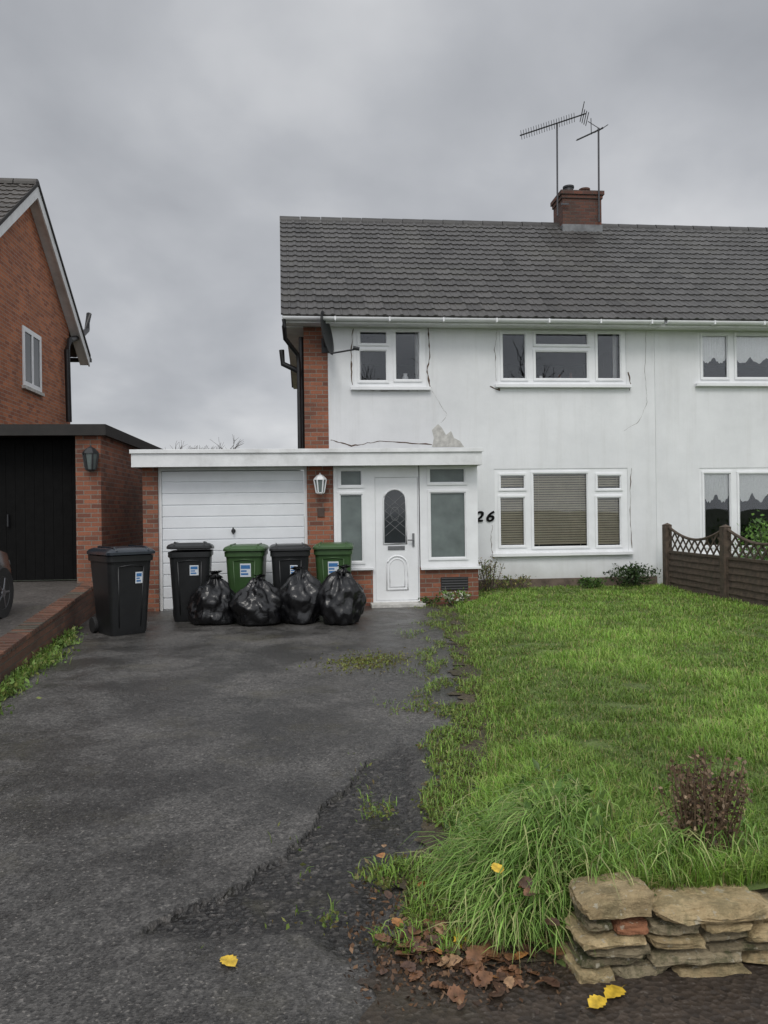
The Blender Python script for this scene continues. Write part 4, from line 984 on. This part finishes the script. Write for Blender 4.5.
for i, (a, b, c, d, m, dep, ti, yo) in enumerate(stones):
    x0, x1, z0, z1 = rectY(a, b, c, d, YS); z0 = max(z0, .0); rs = random.Random(200+i)
    hx_, hz_ = (x1-x0)/2, (z1-z0)/2; bm = bmesh.new(); pts = []
    for sx in (-1, 1):
        ex_ = rs.uniform(.55, 1.0)
        for sy in (-1, 1):
            for sz in (-1, 1):
                pts.append((sx*rs.uniform(.82, 1.04), sy*rs.uniform(.82, 1.05), sz*ex_*rs.uniform(.8, 1.03)))
    for _ in range(26):
        p = [rs.uniform(-.85, .85) for _k in range(3)]; ax = rs.randrange(3); p[ax] = rs.choice((-1, 1))*rs.uniform(.98, 1.10); pts.append(tuple(p))
    for p in pts: bm.verts.new(((x0+x1)/2+p[0]*hx_, YS+dep/2-yo+p[1]*dep/2, (z0+z1)/2+p[2]*hz_+p[0]*ti*hz_*.6))
    r_ = bmesh.ops.convex_hull(bm, input=bm.verts)
    bmesh.ops.delete(bm, geom=[g for g in r_['geom_interior'] if isinstance(g, bmesh.types.BMVert)], context='VERTS')
    bmesh.ops.subdivide_edges(bm, edges=bm.edges, cuts=5, use_grid_fill=True)
    bmesh.ops.triangulate(bm, faces=bm.faces)
    cc = Vector(((x0+x1)/2, YS+dep/2, (z0+z1)/2))
    for v in bm.verts:
        q = v.co*16+Vector((i*9.7, 0, 0)); dd = .010*noise.noise(q)+.008*noise.noise(q*2.5)+.006*noise.noise(q*6)
        v.co = v.co+(v.co-cc).normalized()*dd-Vector((1.3, 2.5, 0))
    bmesh.ops.recalc_face_normals(bm, faces=bm.faces)
    me = bpy.data.meshes.new('stone'); bm.to_mesh(me); bm.free(); me.materials.append(MT[m])
    me.polygons.foreach_set('use_smooth', [True]*len(me.polygons)); me.set_sharp_from_angle(angle=R(30))
    o = bpy.data.objects.new('stone', me); COL.objects.link(o); o.parent = sw
    if m == 'stonered': o['label'] = 'small reddish brick fragment wedged in the wall'
MB().box(onY(604, 950, YS)[0], 2.0, YS+.10, YS+.2, -.02, .185).build('earth_fill', 'soil', sw)
# ================================================================ plants
def stems(mb, base, n, h, spread, seed, r=.004):
    rs = random.Random(seed); tips = []
    for i in range(n):
        a = rs.uniform(0, 2*pi); s = spread*math.sqrt(rs.random()); b = Vector(base)+Vector((s*.45*cos(a), s*.45*sin(a), 0))
        hh = h*rs.uniform(.7, 1.05); t = b+Vector((s*.75*cos(a), s*.75*sin(a), hh)); m_ = b.lerp(t, .5)+Vector((rs.uniform(-.02, .02), rs.uniform(-.02, .02), .02))
        mb.path([b, m_, t], [r, r*.8, r*.5], 5); tips.append((b, m_, t))
    return tips
bxs, bys = onZ(702, 866, .22)
bs = thing('dead_shrub', 'brown dried-up shrub standing in the grass behind the stone wall', 'shrub', (bxs, bys, .20))
mb = MB(); tips = stems(mb, (bxs, bys, .20), 60, .41, .135, 3, .0032); mb.build('stem', 'deadstem', bs)
P = []
for b, m_, t in tips:
    for _ in range(36):
        k = random.random()**.8; p = (b.lerp(m_, k*2) if k < .5 else m_.lerp(t, k*2-1)); P.append(tuple(p-Vector((bxs, bys, .20))+Vector((random.gauss(0, .010), random.gauss(0, .010), random.gauss(0, .010)))))
P = np.array(P); V, T, C = leaves(P, rng.uniform(.010, .028, len(P)), rng.uniform(.007, .017, len(P)), palette(len(P), [(.12, .074, .043), (.18, .12, .072), (.075, .05, .033), (.25, .18, .115)], .25), .1)
rawmesh('dried_leaves', V, T, C, 'dry', bs)
def bush(name, label, cat, base, n, rx, rz_, cols, L, W, seed, group=None, parts='foliage'):
    t = thing(name, label, cat, base, group)
    mb = MB(); tp = stems(mb, (0, 0, 0), 14, rz_*.95, rx, seed, .006); mb.build('stem', 'bark', t, world=False)
    P = []
    for b, m_, e in tp:
        for _ in range(n//14):
            k = random.random()**.6; p = b.lerp(m_, k*2) if k < .5 else m_.lerp(e, k*2-1)
            P.append(tuple(p+Vector((random.gauss(0, rx*.16), random.gauss(0, rx*.16), random.gauss(0, rz_*.08)))))
    P = np.array(P); P[:, 2] = np.maximum(P[:, 2], 0)
    V, T, C = leaves(P, L*rng.uniform(.6, 1.3, len(P)), W*rng.uniform(.6, 1.3, len(P)), palette(len(P), cols, .3), .5)
    rawmesh(parts, V, T, C, 'leaf', t); return t
GR = [(.07, .14, .03), (.10, .18, .04), (.05, .10, .025)]
x, z = onY(632, 583, 13.45); bush('garden_shrub', 'dark green shrub against the white wall beside the fence', 'shrub', (x, 13.5, .1), 900, .42, .46, [(.03, .06, .018), (.045, .08, .024)], .06, .035, 5)
x, z = onY(590, 583, 13.5); bush('weed_plant', 'low leafy weed under the right end of the ground floor window', 'plant', (x, 13.55, .1), 350, .25, .22, GR, .06, .03, 6)
x, z = onY(492, 583, 13.4); bush('weed_plant', 'tall straggly weed beside the porch below the house number', 'plant', (x, 13.45, .1), 350, .24, .62, [(.12, .17, .05), (.17, .18, .07), (.19, .14, .06)], .06, .022, 8)
x, z = onY(515, 585, 13.4); bush('weed_plant', 'yellowing weed under the left end of the ground floor window', 'plant', (x, 13.5, .1), 260, .3, .3, [(.17, .18, .055), (.22, .18, .065), (.10, .15, .035)], .06, .025, 9)
x, y = onZ(455, 604, .05); bush('weed_plant', 'leafy weed with pale flowers at the foot of the porch corner', 'plant', (x, y, .03), 300, .26, .26, [(.15, .25, .06), (.19, .29, .08), (.55, .55, .46)], .06, .035, 10)
x, y = onZ(430, 606, .02); bush('weed_plant', 'small green weed beside the porch doorstep', 'plant', (x, y, .02), 160, .16, .14, GR, .05, .025, 12)
bush('garden_shrub', 'bright green shrub poking over the fence beneath the neighbouring window', 'shrub', (8.35, 12.9, .1), 1500, .7, 1.2, [(.09, .19, .035), (.13, .24, .05), (.06, .12, .028)], .09, .05, 14)
def bare_tree(label, base, h, seed, k=1.):
    t = thing('bare_tree', label, 'tree', base); rs = random.Random(seed); tk = MB(); tw = MB()
    def grow(p, d, l, r, lev):
        q = p+d*l; m_ = p.lerp(q, .5)+Vector((rs.gauss(0, .05*l), rs.gauss(0, .05*l), 0))
        (tk if lev < 2 else tw).path([p, m_, q], [r, r*.85, r*.65], 6 if lev < 2 else 4)
        if lev > 4: return
        for _ in range(3 if lev < 4 else 4):
            nd = (d+Vector((rs.gauss(0, .55), rs.gauss(0, .55), rs.gauss(.15, .3)))).normalized(); grow(p.lerp(q, rs.uniform(.55, 1)), nd, l*rs.uniform(.55, .8), r*.55*k, lev+1)
    grow(Vector((0, 0, 0)), Vector((0, 0, 1)), h*.36, h*.022, 0)
    tk.build('trunk', 'bark', t, world=False); tw.build('crown', 'bark', t, world=False, recalc=False)
bare_tree('bare tree tips showing above the garage roof, left one', (-6.4, 38, 0), 7.2, 31)
bare_tree('bare tree tips showing above the garage roof, right one beside the house', (-3.9, 36, 0), 6.4, 37)
# trees across the street, mirrored in the upstairs windows
bare_tree('bare tree across the street, mirrored in the wide upstairs window of number 26', (10.5, -22, 0), 15, 41, 1.05)
bare_tree('bare tree across the street, mirrored in the small upstairs window of number 26', (3.4, -24, 0), 14, 43, 1.05)
# ================================================================ fallen leaves
def leafmesh(name, seed, L=.08):
    rs = random.Random(seed); n = 10; vs = []
    bend_ = rs.uniform(.6, 1.1); cu = .10*rs.uniform(.4, 1.2)
    for i in range(n+1):
        u = i/n; w = .30*max(0, sin(pi*u**.8))**.8*(1+.12*(-1)**i)
        bend = .22*sin(pi*u*.9)*bend_
        for s in (-1, 0, 1): vs.append(((u-.5)*L, s*w*L, (bend*.25+cu*abs(s)*w*2.2)*L))
    fs = []
    for i in range(n):
        for s in (0, 1): a = i*3+s; fs.append((a, a+1, a+4, a+3))
    k = len(vs); vs += [(-.5*L, -.006*L, 0.01*L), (-.5*L, .006*L, .01*L), (-.78*L, .02*L, .03*L)]; fs.append((k, k+1, k+2))
    me = bpy.data.meshes.new(name); me.from_pydata(vs, [], fs); me.polygons.foreach_set('use_smooth', [True]*len(fs)); return me
def lm_(name, c): return mat(name, c, .4, .45, 3, .3, 60)
LM = {'yellow': lm_('yellow_leaf', (.60, .40, .04)), 'orange': lm_('orange_leaf', (.34, .15, .05)), 'brown': lm_('brown_leaf', (.17, .082, .042)), 'dark': lm_('dark_leaf', (.085, .046, .030)), 'tan': lm_('tan_leaf', (.31, .185, .10))}
lmesh = {}
for k in LM:
    for s in range(3):
        me = leafmesh('fallen_leaf', s+len(k), 1.); me.materials.append(LM[k]); lmesh[k, s] = me
def put_leaf(px, py, k, size, label, group=None, z=.030, tilt=.2):
    x, y = onZ(px, py, z)
    if x > float(Xe(y)): z = max(z, float(lawn_z(x, y))+.03); x, y = onZ(px, py, z)
    o = bpy.data.objects.new('fallen_leaf', lmesh[k, random.randrange(3)]); COL.objects.link(o)
    o.location = (x, y, z); o.scale = (size, size*random.uniform(.95, 1.4), size); o.rotation_euler = (random.uniform(-tilt, tilt), random.uniform(-tilt, tilt), random.uniform(0, 6.28))
    return props(o, label, 'leaf', group)
put_leaf(228, 962, 'yellow', .085, 'single yellow leaf lying alone on the tarmac drive', tilt=.05)
put_leaf(598, 1003, 'yellow', .07, 'yellow leaf on the ground before the stone wall, left of a pair', tilt=.1)
put_leaf(614, 993, 'yellow', .08, 'yellow leaf on the ground before the stone wall, right of a pair', tilt=.1)
put_leaf(381, 856, 'orange', .05, 'orange leaf on the drive edge below the long grass, lower of two')
put_leaf(384, 846, 'tan', .04, 'tan leaf on the drive edge below the long grass, upper of two')
put_leaf(497, 868, 'yellow', .06, 'yellow leaf caught in the long grass', z=.3)
LG = 'brown leaves fallen between the drive and the stone wall'
for i in range(150):
    px = random.gauss(464, 52); py = random.gauss(942, 32)+(px-462)*.12
    if py > 1012 or px > 568 or px < 368 or py < 862: continue
    put_leaf(px, py, random.choices(['brown', 'dark', 'orange', 'tan', 'yellow'], [5, 5, 1.6, 1.6, .3])[0], random.uniform(.032, .085), 'brown fallen leaf in the drift below the grass left of the stone wall', LG, random.uniform(.030, .044), .38)
def litter():
    while True:
        px = random.gauss(455, 58); py = random.gauss(942, 34)
        if 345 < px < 590 and py < 1015: break
    x, y = onZ(px, py, .02); return (x, y, .028+.01*random.random())
Pw = weedpts(litter, 2000); n = len(Pw)
V, T, C = leaves(Pw, rng.uniform(.008, .028, n), rng.uniform(.006, .020, n), palette(n, [(.11, .060, .033), (.055, .036, .025), (.17, .10, .055)], .3), .1)
o = rawmesh('leaf_litter', V, T, C, 'dry', kind='stuff'); props(o, 'crumbled leaf litter between the drive and the stone wall', 'leaf litter')
# ================================================================ light and sky
w = bpy.data.worlds.new('World'); S.world = w; w.use_nodes = True; t = w.node_tree; t.nodes.clear()
class WN(NT):
    def __init__(s): s.t = t
n = WN()
out = n.n('ShaderNodeOutputWorld')
sky = n.n('ShaderNodeTexSky', sky_type='NISHITA', sun_disc=False, sun_elevation=R(48), sun_rotation=R(180))
b1 = n.n('ShaderNodeBackground', {'Color': sky.outputs[0], 'Strength': .06})
g = n.n('ShaderNodeTexCoord').outputs['Generated']
sp = n.n('ShaderNodeSeparateXYZ', {0: g}); zc_ = n.math('ADD', n.math('MAXIMUM', sp.outputs[2], 0.), .42)
pv = n.n('ShaderNodeCombineXYZ', {0: n.math('DIVIDE', sp.outputs[0], zc_), 1: n.math('DIVIDE', sp.outputs[1], zc_), 2: 0.}).outputs[0]
nf = n.noise(pv, 2.0, 6, .48, .15)
nf2 = n.noise(pv, .8, 3, .5, .1)
c = n.ramp(n.math('ADD', n.math('MULTIPLY', nf, .55), n.math('MULTIPLY', nf2, .45)), [(.37, (.34, .355, .385)), (.49, (.49, .505, .535)), (.60, (.70, .71, .73))])
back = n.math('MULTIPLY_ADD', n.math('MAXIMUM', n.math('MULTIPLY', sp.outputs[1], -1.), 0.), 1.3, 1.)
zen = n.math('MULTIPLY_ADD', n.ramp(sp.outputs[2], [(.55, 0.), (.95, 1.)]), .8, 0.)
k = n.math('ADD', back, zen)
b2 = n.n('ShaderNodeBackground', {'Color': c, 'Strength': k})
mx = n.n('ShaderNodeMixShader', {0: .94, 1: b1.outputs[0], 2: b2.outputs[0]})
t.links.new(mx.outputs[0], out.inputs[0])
sl = bpy.data.lights.new('sun', 'SUN'); sl.energy = 1.1; sl.angle = R(20); sl.color = (1, .96, .90)
so = bpy.data.objects.new('sun', sl); COL.objects.link(so); so.rotation_euler = (R(42), 0, R(-12))
S.view_settings.view_transform = 'Standard'; S.view_settings.look = 'None'; S.view_settings.exposure = 0
